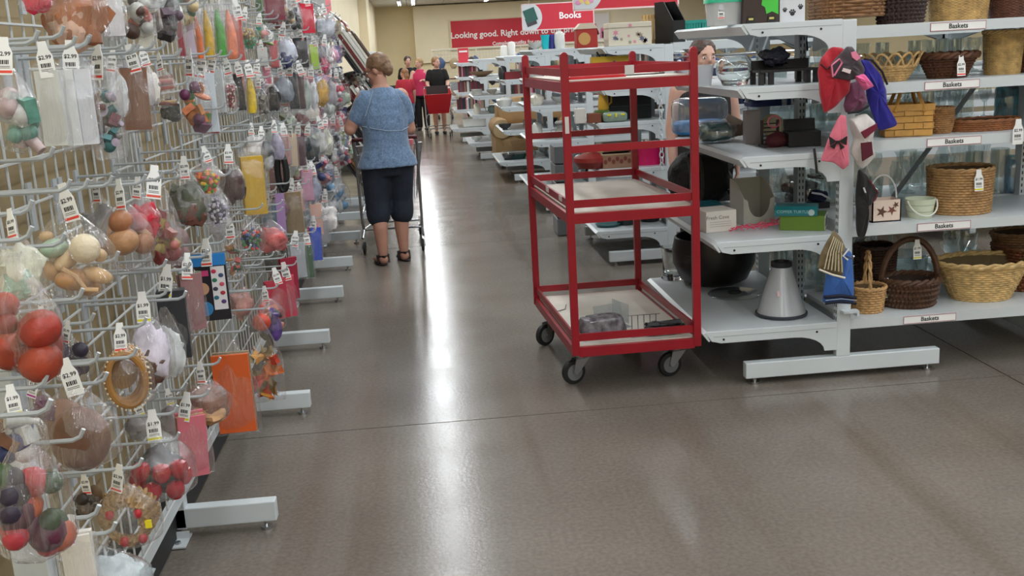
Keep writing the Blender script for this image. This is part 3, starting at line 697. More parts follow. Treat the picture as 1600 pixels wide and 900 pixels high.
        b = MB(); b.box((.22*w, -.012, -h*.56), (w*.36, .005, h*.56)); o = out('sticker_panel', b, cm((226, 224, 228), .35), False)
        for i, c in enumerate(((190, 50, 80), (60, 80, 120), (40, 120, 90), (205, 90, 110), (60, 60, 80), (170, 50, 60), (40, 110, 130), (90, 60, 120))):
            s_ = MB(); s_.sph((.12*w+.18*w*(i % 2), -.0155, -h*(.34+.057*i)), (w*.07, .0012, w*.06), 8, 5); s_.obj('sticker_dot', cm(c), o)
        b = MB(); b.cyl((-.2*w, -.0105, -h*.82), (-.2*w, -.013, -h*.82), w*.2, n=18); out('print_disc', b, cm((50, 130, 190)), False)
        b = MB(); b.cyl((-.22*w, -.0105, -h*.56), (-.22*w, -.0125, -h*.56), w*.17, n=18); out('print_disc', b, cm((196, 150, 120)), False)
        b = MB(); b.box((-.2*w, -.012, -h*.36), (w*.34, .003, h*.07)); out('print_strip', b, cm((200, 60, 120)), False)
nbag = 0; on_ = ' hung on the wire grid wall'
def bag(px_, py_, w, h, kind, cols, label, shape='round', X=-.715, tg=0, rz=None, nofilm=False, group=None, **q):
    global nbag; nbag += 1; r = random.Random(nbag*13+5)
    p = onx(px_, py_, X); m = mpp(p); W_, H_ = w*m, h*m; D_ = W_*q.pop('dk', .62); near = h*w > 1700 or h > 75
    if rz is None: rz = rad(r.uniform(2, 34))
    t = thing('bagged_item', label, 'bagged item', p, rz, group)
    tl = .028
    fill(t, kind, cols, W_*.93, D_*.93, H_, r, near, q)
    if not nofilm:
        f = link('bag_film', r.choice(BAGM[shape]), t, (0, 0, -tl*.6), (0, 0, r.choice([0, PI])+r.uniform(-.15, .15)), (W_, D_*{'round': 1.6, 'flat': 1.1, 'sack': 1.55}[shape], H_-tl*.6))
    if nofilm:
        lp = MB(); lp.tube([(-.004, 0, .004), (-.005, 0, -H_*.23), (.005, 0, -H_*.23), (.004, 0, .004)], .0022, 5); lp.obj('hanging_loop', M_dark, t)
    if tg is not None:
        k = min(1.0, max(.55, H_/.26))
        link('price_tag', TAGM[tg], t, (0, -.006, .012*k), (rad(r.uniform(-16, -4)), rad(r.uniform(-14, 14)), r.uniform(-.9, .45)-rz*.5), (k*.94, k, k*.94))
    hook(p.y, p.z+.002, X+.045, ('hooks of '+group) if group else None, 'grey peg hook carrying the '+' '.join(label.replace(on_, '').split()[:11]))
    return t
on_ = ' hung on the wire grid wall'
L = [  # x, y of the hook, width, height in pixels, contents, colours, label, options
(48,-58,56,76,'lump',[(196,40,70)],'clear bag of crimson cloth partly above the frame',{}),
(104,-80,100,152,'lump',[(158,98,62),(196,160,140)],'clear bag holding a rust-brown clay pot',{'X':-.70}),
(166,-48,44,108,'box',[(224,222,226)],'clear bag with a white printed tub next to the clay pot',{}),
(210,-52,62,108,'balls',[(92,62,52),(196,92,72),(66,50,46),(222,222,214),(214,214,208)],'clear bag of brown and rust balls with black-and-white shreds',{'n':8}),
(252,-46,52,110,'mix',[(74,56,66),(38,34,36),(104,84,98)],'clear bag of dark plum ribbon on a black plate',{}),
(282,-44,48,90,'mix',[(50,122,88),(222,198,152),(132,92,62)],'clear bag with a green and cream figurine',{}),
(275,8,20,82,'sticks',[(172,38,70)],'bag of tall raspberry-red candles',{'shape':'flat','n':4}),
(290,14,22,77,'sheet',[(206,186,204),(150,90,130)],'bag of lilac patterned cards beside red candles',{'shape':'flat'}),
(222,14,32,68,'sheet',[(226,222,206)],'bag with a cream notepad beneath the brown balls',{'shape':'flat'}),
(302,2,20,90,'roll',[(218,108,38)],'slim bag of bright orange fabric roll',{'shape':'flat','tg':None}),
(317,-6,24,98,'roll',[(206,168,56)],'slim bag of golden yellow fabric roll',{'shape':'flat','tg':None}),
(335,-8,26,99,'roll',[(78,156,66)],'slim bag of bright green fabric roll',{'shape':'flat','tg':None}),
(352,-8,28,102,'roll',[(230,136,104)],'slim bag of peach fabric roll next to the green one',{'shape':'flat','tg':None}),
(367,6,16,90,'sheet',[(204,78,70)],'slim bag of coral patterned cloth',{'shape':'flat'}),
(384,16,32,64,'beads',[(206,170,104),(24,140,96)],'clear bag of gold and emerald bead garlands',{'split':1}),
(406,24,32,54,'mix',[(60,140,122),(228,130,120),(130,150,82)],'clear bag with a teal and pink rubber toy',{}),
(424,-34,38,66,'sheet',[(132,44,66),(196,120,150)],'bag of maroon and pink folded cloth',{'shape':'flat'}),
(446,-8,24,52,'mix',[(194,152,72),(112,102,96)],'bag of gold and pewter ornaments',{}),
(459,-12,22,58,'mix',[(60,62,68),(150,152,158)],'bag of black and silver trimmings',{}),
(476,-6,28,58,'sheet',[(210,26,58)],'bag with a bright red star-shaped ornament',{'shape':'sack'}),
(504,10,36,52,'lump',[(172,176,184)],'bag of silver tinsel near the end of the grid wall',{'rough':.3}),
(443,40,34,64,'lump',[(192,198,212),(58,68,108)],'bag of white and navy cloth',{}),
(467,48,28,58,'sheet',[(40,40,46)],'bag with a flat black folder',{'shape':'flat'}),
(488,60,16,48,'sheet',[(172,208,66)],'slim bag with a lime green card',{'shape':'flat'}),
(507,58,32,54,'mix',[(238,220,224),(222,108,138),(240,236,238)],'bag of pink and white baby items',{}),
(425,54,16,52,'sheet',[(196,88,94)],'slim bag with a dusty red card',{'shape':'flat'}),
(407,66,22,38,'box',[(190,190,186)],'small bag with a pale grey box',{}),
(6,72,72,168,'mix',[(226,226,226),(110,166,150),(202,178,178)],'clear bag of white, mint and rose cloth at the near end',{'X':-.68,'n':9,'k':1.2}),
(68,78,48,158,'box',[(204,206,202)],'cloudy bag holding a pale box left of two white cartons',{'shape':'flat','tg':4}),
(110,76,62,158,'box',[(228,230,230),(214,216,222)],'clear bag holding two tall white cartons',{'shape':'flat','n':2,'dk':.9,'tg':4,'X':-.69}),
(152,78,52,170,'mix',[(192,178,198),(70,130,134),(122,58,70),(50,44,50)],'lavender bag with teal and burgundy trinkets at its bottom',{'shape':'flat','n':9}),
(176,86,32,98,'lump',[(204,206,208)],'clear bag of crumpled silver foil',{'rough':.2}),
(202,80,54,126,'sheet',[(132,94,74),(194,58,60),(80,110,160)],'clear bag with a brown photo frame and red card',{'shape':'flat'}),
(221,80,44,88,'lump',[(226,222,214)],'clear bag with a white plastic jar',{}),
(248,90,48,78,'sticks',[(124,72,62),(192,162,122),(172,92,82)],'clear bag of brown bundled sticks',{'hz':1,'n':7,'tg':3}),
(262,134,34,58,'lump',[(38,42,40)],'small bag of black cloth under the bundled sticks',{'tg':None}),
(296,86,48,124,'mix',[(228,140,58),(112,48,92),(80,142,70),(222,120,60)],'clear bag of orange, purple and green toys',{'shape':'sack','n':8}),
(317,90,34,120,'sheet',[(206,216,226),(196,36,58)],'clear bag of pale blue cloth with a red pouch',{'shape':'sack'}),
(334,90,28,90,'box',[(186,192,194)],'bag with a clear grey plastic case',{'shape':'flat'}),
(352,96,30,80,'beads',[(172,46,58),(238,222,216)],'bag of red and white beads',{}),
(370,100,18,74,'sheet',[(36,36,40),(236,98,88)],'slim bag of black and coral checked card',{'shape':'flat'}),
(386,100,22,78,'roll',[(222,190,54)],'slim bag of lemon yellow cloth',{'shape':'flat'}),
(402,98,28,64,'beads',[(78,74,84),(152,142,168)],'bag of charcoal and lilac beads',{}),
(403,122,26,60,'mix',[(132,130,114),(92,94,84)],'bag of olive pewter trinkets',{}),
(415,96,14,34,'sheet',[(206,112,138)],'slim pink card above black toys',{'shape':'flat'}),
(422,116,24,58,'lump',[(24,24,27)],'bag of black plush toy',{}),
(437,100,34,62,'lump',[(120,130,142)],'bag of steel grey cap',{}),
(454,100,18,72,'sheet',[(58,62,68)],'slim bag of charcoal strips',{'shape':'flat'}),
(465,100,16,72,'sheet',[(72,52,58)],'slim bag of dark plum strips',{'shape':'flat'}),
(475,104,18,66,'lump',[(166,176,170)],'bag of grey-green cloth',{}),
(486,106,16,64,'lump',[(206,208,212)],'bag of white tulle',{}),
(498,104,26,62,'lump',[(194,154,72)],'bag with a golden yellow jar',{}),
(514,106,18,60,'lump',[(170,166,170)],'bag of mouse-grey cloth',{}),
(525,110,20,56,'mix',[(222,222,226),(218,48,80)],'bag of white and hot-pink trinkets',{}),
(392,196,30,50,'lump',[(202,200,200)],'bag of pale grey felt',{}),
(408,202,34,64,'lump',[(54,60,66),(160,164,170)],'bag of black and silver headset',{}),
(428,192,32,58,'roll',[(164,158,182)],'slim bag of grey-lavender cloth',{'shape':'flat'}),
(442,196,18,64,'sheet',[(204,152,150),(90,140,180)],'slim bag of rose and blue cards',{'shape':'flat'}),
(454,196,16,66,'sheet',[(218,198,172)],'slim bag of cream patterned cards',{'shape':'flat'}),
(466,196,16,64,'sheet',[(80,42,58)],'slim bag of dark wine cards',{'shape':'flat'}),
(482,196,28,58,'lump',[(38,48,56)],'bag of blue-black cloth',{}),
(497,186,22,58,'lump',[(192,192,190)],'bag of light grey cloth',{}),
(508,182,20,58,'lump',[(208,206,190)],'bag of ivory cloth',{}),
(520,182,18,54,'mix',[(108,108,118),(200,200,206)],'bag of slate patterned trinkets',{}),
(531,186,18,52,'mix',[(192,198,150),(220,222,224)],'bag of pale olive trinkets',{}),
(514,212,28,48,'mix',[(226,226,226),(44,44,48)],'bag with a white plate and black trinket',{}),
(530,216,28,44,'mix',[(226,224,228),(206,100,120),(90,96,150)],'bag of white, pink and blue trinkets',{}),
(502,230,32,62,'mix',[(68,74,122),(192,100,122),(202,182,120)],'bag of navy, pink and straw trinkets',{}),
(524,264,42,66,'mix',[(228,232,236),(118,170,212),(222,226,232)],'bag of white and sky-blue toys',{}),
(486,256,24,64,'lump',[(150,156,176)],'bag of blue-grey cloth',{}),
(476,252,22,64,'sheet',[(214,160,186)],'bag of rose-lilac cards',{'shape':'flat'}),
(508,300,34,64,'lump',[(226,222,220)],'bag with a white paper cone',{}),
(491,306,24,64,'box',[(228,186,170)],'bag with a peach carton',{'shape':'flat'}),
(500,336,28,46,'sheet',[(150,150,156)],'bag of grey plastic frames',{'shape':'flat'}),
(16,336,72,132,'lump',[(208,208,188),(150,190,166)],'clear bag of cream and mint floral cloth',{'X':-.69,'tg':3}),
(100,300,128,172,'wood',[(200,150,110)],'large clear bag of carved wooden toys and a cream ball',{'X':-.70,'dk':.55}),
(186,290,82,136,'figures',[(204,154,112),(182,122,86),(188,44,48)],'clear bag of tan wooden figures',{'n':7,'k':1.15}),
(216,284,54,98,'lump',[(192,32,58)],'clear bag with a crimson leather pouch',{}),
(242,270,58,150,'mix',[(196,120,112),(152,58,60),(204,184,112)],'long clear bag of red and straw trinkets',{'shape':'sack','n':9,'tg':3}),
(286,252,60,102,'lump',[(72,76,60),(96,58,48)],'clear bag with an olive and brown candle',{'shape':'sack'}),
(318,234,54,76,'beads',[(236,192,52),(222,66,56),(222,78,150),(76,156,78),(244,130,44)],'clear bag of rainbow-coloured clips',{}),
(332,276,48,84,'beads',[(176,170,192),(222,222,228)],'clear bag of lilac and silver beads',{'tg':None}),
(356,232,42,88,'lump',[(70,48,46)],'clear bag of dark brown knitted cloth',{}),
(390,222,46,120,'sheet',[(210,170,48)],'yellow printed shopping bag hung among clear bags',{'shape':'flat','n':1,'tg':None}),
(437,236,22,66,'loop',[(24,24,26)],'black looped straps hanging on a hook',{'nofilm':1,'tg':None}),
(434,288,18,80,'sheet',[(160,128,178)],'purple measuring strip hanging on a hook',{'nofilm':1,'n':1,'tg':None,'dk':.3}),
(456,284,34,88,'sheet',[(146,124,92)],'brown cardboard sheet in a clear bag',{'shape':'flat','n':1}),
(466,288,16,44,'sheet',[(228,172,178)],'slim bag with a shell pink card',{'shape':'flat'}),
(386,328,48,72,'beads',[(36,58,60),(222,66,56),(70,132,80),(58,90,152)],'clear bag of dark teal and red game pieces',{'tg':None}),
(420,332,50,64,'lump',[(192,90,90)],'clear bag of salmon red netting',{'tg':None}),
(358,348,30,92,'mix',[(218,84,84),(194,142,84),(70,100,70)],'bag with red label and wooden spoons',{'shape':'flat'}),
(322,382,62,124,'card',[(40,40,40)],'toy pack with blue header and black card',{'nofilm':1,'rz':rad(6),'dk':.3}),
(446,384,38,88,'sheet',[(152,32,58)],'burgundy star decoration hanging by black cord',{'n':1,'nofilm':1,'tg':None,'dk':.4}),
(462,366,30,72,'books',[(176,182,188),(214,216,212),(150,160,150)],'clear bag of grey notebooks',{'shape':'flat','n':4}),
(477,364,20,74,'sheet',[(54,100,68)],'slim bag with a dark green folder',{'shape':'flat','n':1}),
(489,342,24,68,'sheet',[(56,90,196),(220,58,80)],'bag with blue and red packs',{'shape':'flat','n':2}),
(412,452,60,72,'mix',[(102,70,152),(218,80,58),(36,36,42),(220,120,90)],'clear bag with a purple and orange patchwork ball',{'n':8}),
(428,424,42,78,'sheet',[(178,48,70)],'clear bag of carmine red card',{'shape':'sack'}),
(443,416,34,84,'sheet',[(196,70,92)],'clear bag of raspberry cloth with a white tag',{'shape':'sack'}),
(262,424,58,148,'box',[(46,46,52)],'clear bag with a flat black box',{'shape':'sack','tg':1}),
(292,404,46,118,'sheet',[(150,110,112),(90,120,90)],'clear bag of mauve and green cards beside the toy pack',{'shape':'sack'}),
(222,466,72,138,'lump',[(214,206,220),(84,56,44)],'clear bag with a brown and cream painted egg',{'tg':1}),
(254,470,50,126,'lump',[(206,210,212)],'clear bag of white swirled paper',{'shape':'sack','tg':None}),
(186,514,84,130,'hoops',[(168,122,66)],'clear bag of gold beaded oval hoops',{'dk':.7}),
(106,508,58,96,'mix',[(88,60,90),(60,48,70)],'clear bag of dark purple trinkets behind the hoops',{'X':-.80,'n':5}),
(104,572,128,172,'gourds',[(132,92,70)],'large clear bag of two brown gourds',{'dk':.75,'tg':4}),
(14,378,118,216,'balls',[(172,56,40),(178,70,44),(148,42,38)],'large clear bag of brick red netted balls at the near end',{'X':-.66,'n':6,'k':1.25,'tg':None}),
(58,590,60,96,'mix',[(110,70,90),(150,110,130)],'clear bag of mauve trinkets beside the gourds',{'tg':2,'X':-.78}),
(18,610,88,116,'mix',[(218,218,212),(44,56,112),(124,84,62)],'clear bag with a blue ring and white jar',{'X':-.68,'tg':1}),
(26,650,124,250,'balls',[(196,60,72),(58,80,40),(52,40,60),(206,94,50),(92,36,58)],'large clear bag of imitation fruit at the near end',{'X':-.645,'n':14,'k':1.0,'tg':None}),
(238,650,112,142,'apples',[(165,28,44)],'clear bag of shiny red apples and foil',{'dk':.8,'tg':1}),
(188,734,104,132,'rope',[(158,128,88)],'clear bag of coiled jute rope with red beads',{'X':-.70}),
(132,744,46,66,'mix',[(120,94,70),(60,46,40)],'small bag of brass fittings left of the coiled rope',{'X':-.78}),
(150,836,150,130,'lump',[(162,172,176)],'grey clear bag lowest on the wire grid wall',{'X':-.66,'tg':None}),
(112,812,60,120,'sheet',[(232,228,220)],'bag with a white card and purple-striped tag',{'X':-.64,'tg':2,'shape':'flat'}),
(312,572,82,98,'lump',[(124,86,70),(176,136,96)],'clear bag of brown wicker and beige wood',{'tg':3}),
(292,622,58,130,'sheet',[(204,108,122),(176,136,96)],'clear bag of pink and wood-toned boards',{'shape':'sack','tg':1}),
(356,520,76,168,'sheet',[(222,98,42),(152,130,104),(160,140,116),(120,60,50)],'clear bag with a bright orange folder and kraft sheets',{'shape':'sack','n':4,'tg':None,'dk':.55}),
(396,484,76,152,'leaves',[(212,112,46),(190,66,44),(206,146,60),(122,104,62)],'clear bag of orange autumn leaves',{'shape':'sack','tg':None,'dk':.6}),
(212,628,48,60,'lump',[(140,134,132)],'small grey bag with yellow-striped tag above the apples',{'X':-.80,'tg':1}),
(262,612,46,76,'lump',[(170,166,166)],'small silver bag right of the grey one',{'X':-.80,'tg':1}),
(330,420,44,80,'lump',[(150,146,140)],'pale bag behind the toy pack',{'X':-.83,'tg':None}),
(150,286,60,110,'lump',[(150,146,146)],'smoky bag behind the wooden toys',{'X':-.83}),
(265,330,56,90,'lump',[(150,120,120)],'rosy bag behind the red trinkets',{'X':-.83,'tg':None}),
(340,300,40,80,'lump',[(190,190,196)],'silvery bag behind the lilac beads',{'X':-.83,'tg':None}),
(64,486,60,90,'lump',[(120,100,110)],'dim mauve bag behind the brick red balls',{'X':-.84,'tg':2}),
(372,430,40,70,'lump',[(200,150,140)],'pale pink bag above the autumn leaves',{'X':-.82,'tg':None}),
]
for x, y, w, h, kind, cols, lab, q in L:
    q = dict(q); bag(x, y, w, h, kind, cols, lab+(on_ if len(lab.split()) < 10 else ''), **q)
# the many small bags crowding the far half of the grid wall
rb = random.Random(21); PAL = [((200, 200, 204), 'white'), ((176, 178, 184), 'silver grey'), ((60, 60, 66), 'black'), ((196, 150, 160), 'pink'), ((110, 120, 150), 'blue-grey'), ((210, 200, 176), 'cream'), ((120, 90, 76), 'brown'), ((170, 60, 70), 'red'), ((140, 150, 120), 'green')]
for zr in (2.06, 1.82, 1.60, 1.38, 1.20, 1.0, .82, .64, .48):
    y = 5.1+rb.uniform(0, .2)
    while y < 11.3:
        Xb = -.80+rb.uniform(-.05, .03); d = Vector((Xb, y, zr))-CAM; k = F/d.dot(fwd); sx, sy = 800+k*d.dot(RT), 450-k*d.dot(UP)
        if nbag < 262 and sx > 395 and not (sx < 440 and 180 < sy < 230):
            c, nm = rb.choice(PAL+[PAL[2], PAL[2], PAL[1]]); wv = rb.uniform(.09, .14); hv = rb.uniform(.16, .24)
            kd = rb.choice(['lump', 'lump', 'sheet', 'mix'])
            c2 = tuple(max(0, min(255, int(v+rb.uniform(-18, 18)))) for v in c)
            bag(sx, sy, wv*k, hv*k, kd, [c2] if kd != 'mix' else [c2, rb.choice(PAL)[0]], 'small %s bagged item among the crowded far hooks' % nm, X=Xb, tg=rb.choice([0, 3, 4, None]),
                shape=rb.choice(['round', 'flat', 'sack']), group='small %s bags on the far grid' % nm)
        y += rb.uniform(.26, .36)
# empty hooks where the grid shows through
for x, y in ((60, 60), (105, 72), (178, 84), (140, 292), (70, 300), (42, 250), (60, 385), (150, 410), (230, 420), (90, 470), (330, 170), (352, 178), (372, 205), (300, 268), (395, 20), (420, 30), (372, 392), (392, 415), (410, 402), (430, 404), (360, 440), (380, 455), (415, 300), (425, 320), (130, 600), (250, 690), (90, 690), (180, 560)):
    p = onx(x, y, -.70); hook(p.y, p.z, -.66, 'empty grid hooks')
# ================================================================== goods on the shelving beside the cart
def place(x, y, z, dy=0):
    p = onz(x, y, z); return Vector((p.x, p.y+dy, z+.0005))
def smooth_lathe(name, prof, m, parent=None, loc=(0, 0, 0), n=24, **k): b = MB(); b.lathe(prof, n, **k); return b.obj(name, m, parent, loc, smooth=True)
# ---- woven baskets
def pricetag(parent, loc, rz, k=1.0, i=0): link('price_tag', TAGM[i], parent, loc, (rad(-6), 0, rz), (k, k, k))
def basket(label, loc, rt, rb, h, col, rings=12, stakes=22, sq=0, rim=.010, handle=None, rz=0, name='wicker_basket', th=None, open_=False, bulge=0, tagk=None):
    t = thing(name, label, 'basket', loc, rz); th = th or h/rings*.52
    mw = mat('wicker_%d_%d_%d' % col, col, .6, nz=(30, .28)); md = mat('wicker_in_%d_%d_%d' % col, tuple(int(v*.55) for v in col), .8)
    def rr(z): u = z/h; return (rb[0]+(rt[0]-rb[0])*u+bulge*math.sin(PI*u), rb[1]+(rt[1]-rb[1])*u+bulge*math.sin(PI*u))
    def pt(a, z, off):
        x, y = rr(z); ca, sa = math.cos(a), math.sin(a)
        if sq: e = 1-sq; ca = math.copysign(abs(ca)**e, ca); sa = math.copysign(abs(sa)**e, sa)
        return ((x+off)*ca, (y+off)*sa, z)
    b = MB(); seg = stakes*2
    for i in range(rings):
        z = th+(h-2*th)*(i+.0)/(rings-1 if rings > 1 else 1)
        if open_ and .45 < i/rings < .85: continue
        b.tube([pt(2*PI*k/seg, z, th*.7*(1 if (k//1+i) % 2 else -1)*.7) for k in range(seg)], th, 4, closed=True)
    b.obj('weave', mw, t, smooth=True)
    s_ = MB()
    for k in range(stakes): a = 2*PI*k/stakes; s_.tube([pt(a, 0, 0), pt(a, h*.5, 0), pt(a, h, 0)], th*.7, 4)
    s_.obj('stakes', mw, t)
    r = MB()
    for o_ in (0, PI): r.tube([tuple(Vector(pt(2*PI*k/48, h, 0))+Vector((rim*.45*math.cos(k*1.3+o_)*math.cos(2*PI*k/48), rim*.45*math.cos(k*1.3+o_)*math.sin(2*PI*k/48), rim*.5*math.sin(k*1.3+o_)))) for k in range(48)], rim*.62, 6, closed=True)
    r.obj('rim', mw, t, smooth=True)
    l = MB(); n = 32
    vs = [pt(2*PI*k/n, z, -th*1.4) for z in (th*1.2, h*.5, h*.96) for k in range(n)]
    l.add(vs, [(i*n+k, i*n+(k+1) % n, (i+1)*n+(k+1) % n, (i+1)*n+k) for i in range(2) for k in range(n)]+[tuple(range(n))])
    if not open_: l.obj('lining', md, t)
    if handle:
        hh, kind = handle
        for off in ((-.06, .06) if kind == 'twin' else (0,)):
            b = MB(); pts = []
            for k in range(19): a = PI*k/18; pts.append((rt[0]*math.cos(a)*1.02, off*rt[1]*8*math.sin(a)*.5, h*.9+(hh-h*.9)*math.sin(a)))
            if kind == 'twist':
                for o_ in (0, PI): b.tube([(p[0]+.006*math.cos(k*1.5+o_), p[1]+.006*math.sin(k*1.5+o_), p[2]) for k, p in enumerate(pts)], .006, 6)
            else: b.tube(pts, rim*.9, 7)
            b.obj('handle', mw, t, smooth=True)
    if tagk: pricetag(t, *tagk)
    return t
z0, z1, z2, z3, z4 = R1Z
def cx(x, y, z, Y): p = ony(x, y, Y); return p.x
def bk(x0, x1, z, Y, **k): a, b = ony(x0, 300, Y).x, ony(x1, 300, Y).x; return (a+b)/2, (b-a)/2
# bottom shelf
def xs(x0, x1, y, Y): a, b = ony(x0, y, Y).x, ony(x1, y, Y).x; return (a+b)/2, (b-a)/2
def zz(x, y, Y): return ony(x, y, Y).z
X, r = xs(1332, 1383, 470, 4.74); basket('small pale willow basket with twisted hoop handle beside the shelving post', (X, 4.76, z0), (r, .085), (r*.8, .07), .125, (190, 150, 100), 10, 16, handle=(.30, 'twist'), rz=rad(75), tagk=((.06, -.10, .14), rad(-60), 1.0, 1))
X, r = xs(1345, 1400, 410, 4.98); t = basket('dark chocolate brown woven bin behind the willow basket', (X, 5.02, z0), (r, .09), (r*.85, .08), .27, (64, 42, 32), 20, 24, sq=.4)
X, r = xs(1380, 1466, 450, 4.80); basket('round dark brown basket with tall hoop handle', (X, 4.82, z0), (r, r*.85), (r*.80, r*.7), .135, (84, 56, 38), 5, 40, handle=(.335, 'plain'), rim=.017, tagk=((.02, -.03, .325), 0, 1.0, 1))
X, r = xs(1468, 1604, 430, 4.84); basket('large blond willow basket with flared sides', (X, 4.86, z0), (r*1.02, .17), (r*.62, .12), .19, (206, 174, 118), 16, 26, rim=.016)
X, r = xs(1585, 1680, 430, 4.86); basket('reddish brown basket cut off behind the blond willow basket', (X, 5.0, z0), (r, .16), (r*.85, .13), .22, (120, 72, 42), 14, 24, sq=.4)
X, r = xs(1545, 1640, 380, 5.05); basket('wide brown basket with lid-like rim at the back', (X+.02, 5.05, z0+.20), (r, .12), (r*.8, .1), .08, (128, 96, 66), 6, 24)
# second shelf
X, r = xs(1360, 1405, 330, 4.72)
t = thing('handled_box', 'small pinkish wooden box with leaf print and wire handle', 'box', (X, 4.75, z1)); b = MB(); w, dd, hh = 2*r, .10, .105
for a_, b_ in (((-w/2, -dd/2, 0), (w/2, -dd/2+.006, hh)), ((-w/2, dd/2-.006, 0), (w/2, dd/2, hh)), ((-w/2, -dd/2, 0), (-w/2+.006, dd/2, hh)), ((w/2-.006, -dd/2, 0), (w/2, dd/2, hh)), ((-w/2, -dd/2, 0), (w/2, dd/2, .006))): b.span(a_, b_)
b.obj('box', cm((224, 202, 186), .6), t)
lf = MB()
for i, (lx, lz, s_) in enumerate(((-.025, .05, .030), (.025, .055, .026), (.045, .08, .018))):
    lf.i = i % 2; lf.add([(lx+s_*(1 if k % 2 == 0 else .4)*math.cos(2*PI*k/10+i), -dd/2-.001, lz+s_*(1 if k % 2 == 0 else .4)*math.sin(2*PI*k/10+i)) for k in range(10)], [tuple(range(10))])
lf.obj('leaf_print', [cm((92, 62, 48)), cm((120, 70, 60))], t)
b = MB(); b.tube([(w/2*math.cos(a)*.97, 0, hh+.115*math.sin(a)) for a in [PI*k/16 for k in range(17)]], .004, 6); b.obj('handle', cm((206, 206, 206), .4), t, smooth=True)
X, r = xs(1419, 1464, 330, 4.74)
t = thing('small_bucket', 'small pale green slatted bucket with a slack handle', 'bucket', (X, 4.77, z1)); smooth_lathe('bucket', [(r*.78, 0), (r, .092), (r*.93, .092), (r*.72, .006), (0, .006)], mat('pale_green', (206, 214, 190), .6), t)
b = MB()
for zq in (.03, .062): b.lathe([(r*(.78+.22*zq/.092)+.0012, zq), (r*(.78+.22*zq/.092)+.0016, zq+.004)], 24, cap=False)
b.obj('bands', cm((170, 180, 158)), t)
b = MB(); b.tube([(r*math.cos(a), -r*.3-.055*math.sin(a), .085-.07*math.sin(a)) for a in [PI*k/14 for k in range(15)]], .004, 6); b.obj('handle', cm((220, 222, 210)), t)
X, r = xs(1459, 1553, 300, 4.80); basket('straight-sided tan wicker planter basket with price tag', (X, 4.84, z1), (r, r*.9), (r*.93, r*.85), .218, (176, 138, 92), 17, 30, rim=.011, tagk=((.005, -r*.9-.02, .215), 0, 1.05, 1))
# third shelf
X, r = xs(1382, 1453, 200, 4.76)
t = thing('picnic_basket', 'honey coloured split-wood picnic basket with two folded handles', 'basket', (X, 4.78, z2), rad(-14)); w, dd, hh = 2*r*.95, .15, .15
mh = mat('honey_wood', (196, 146, 74), .5, nz=(20, .15)); nc = 5
for i in range(4):
    for j in range(nc):
        for s_ in (-1, 1):
            b = MB(); o_ = .004 if (i+j) % 2 else -.001; b.box((-w/2+w/nc*(j+.5), s_*(dd/2+o_), .02+i*.031), (w/nc*.98, .004, .028)); b.obj('splint', mh, t)
    for s_ in (-1, 1):
        for j in range(3): MB().box((s_*(w/2+(.004 if (i+j) % 2 else -.001)), -dd/2+dd/3*(j+.5), .02+i*.031), (.004, dd/3*.98, .028)).obj('splint', mh, t)
MB().box((0, 0, .006), (w*.98, dd*.98, .008)).obj('base', mh, t)
b = MB()
for s_ in (-1, 1): b.box((0, s_*(dd/2+.006), hh-.012), (w+.014, .006, .03)); b.box((s_*(w/2+.006), 0, hh-.012), (.006, dd, .03))
b.obj('rim', mh, t)
for s_ in (-1, 1):
    b = MB(); pts = [(-w*.32, s_*(dd/2+.012), hh-.03), (-w*.18, s_*dd*.4, hh+.06), (-w*.08, s_*dd*.2, hh+.085), (w*.08, s_*dd*.2, hh+.085), (w*.18, s_*dd*.4, hh+.06), (w*.32, s_*(dd/2+.012), hh-.03)]
    b.tube(pts, .009, 4); b.obj('handle', mh, t)
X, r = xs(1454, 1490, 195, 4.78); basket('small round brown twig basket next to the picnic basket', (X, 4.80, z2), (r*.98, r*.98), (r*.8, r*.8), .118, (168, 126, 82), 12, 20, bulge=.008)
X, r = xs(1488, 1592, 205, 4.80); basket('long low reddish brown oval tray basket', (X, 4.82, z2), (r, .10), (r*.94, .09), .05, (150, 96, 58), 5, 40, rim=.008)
X = ony(1590, 190, 4.61).x; t = thing('price_card', 'white price tag hanging over the shelf edge by the tray basket', 'price tag', (X, 4.602, z2+.05)); link('tag', TAGM[4], t, scale=(1.2, 1, 1.2))
# fourth shelf
X, r = xs(1356, 1432, 105, 4.76); t = basket('fan-shaped pale wicker bread basket with looped rim', (X, 4.78, z3), (r, .10), (r*.55, .07), .07, (198, 162, 108), 6, 22, rim=.006)
b = MB()
for k in range(14):
    a = 2*PI*k/14
    pts = []
    for j in range(9): u = PI*j/8; aa = a+.42*(j/8-.5)*1.8; q = math.sin(u); R_ = 1+.22*q; pts.append((r*R_*math.cos(aa), .10*R_*math.sin(aa), .068+.062*q))
    b.tube(pts, .0055, 6)
b.obj('rim_loops', MC['wicker_198_162_108'], t, smooth=True)
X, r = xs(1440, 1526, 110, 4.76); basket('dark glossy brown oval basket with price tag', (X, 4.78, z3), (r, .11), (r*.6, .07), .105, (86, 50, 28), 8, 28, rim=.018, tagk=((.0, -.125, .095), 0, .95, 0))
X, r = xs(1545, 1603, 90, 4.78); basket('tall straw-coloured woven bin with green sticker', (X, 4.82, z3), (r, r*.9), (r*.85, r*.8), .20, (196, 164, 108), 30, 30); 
X, r = xs(1596, 1690, 90, 4.8); basket('brown woven bin cut off beside the straw bin', (X, 4.86, z3), (r, r*.9), (r*.85, r*.8), .15, (110, 76, 50), 18, 24)
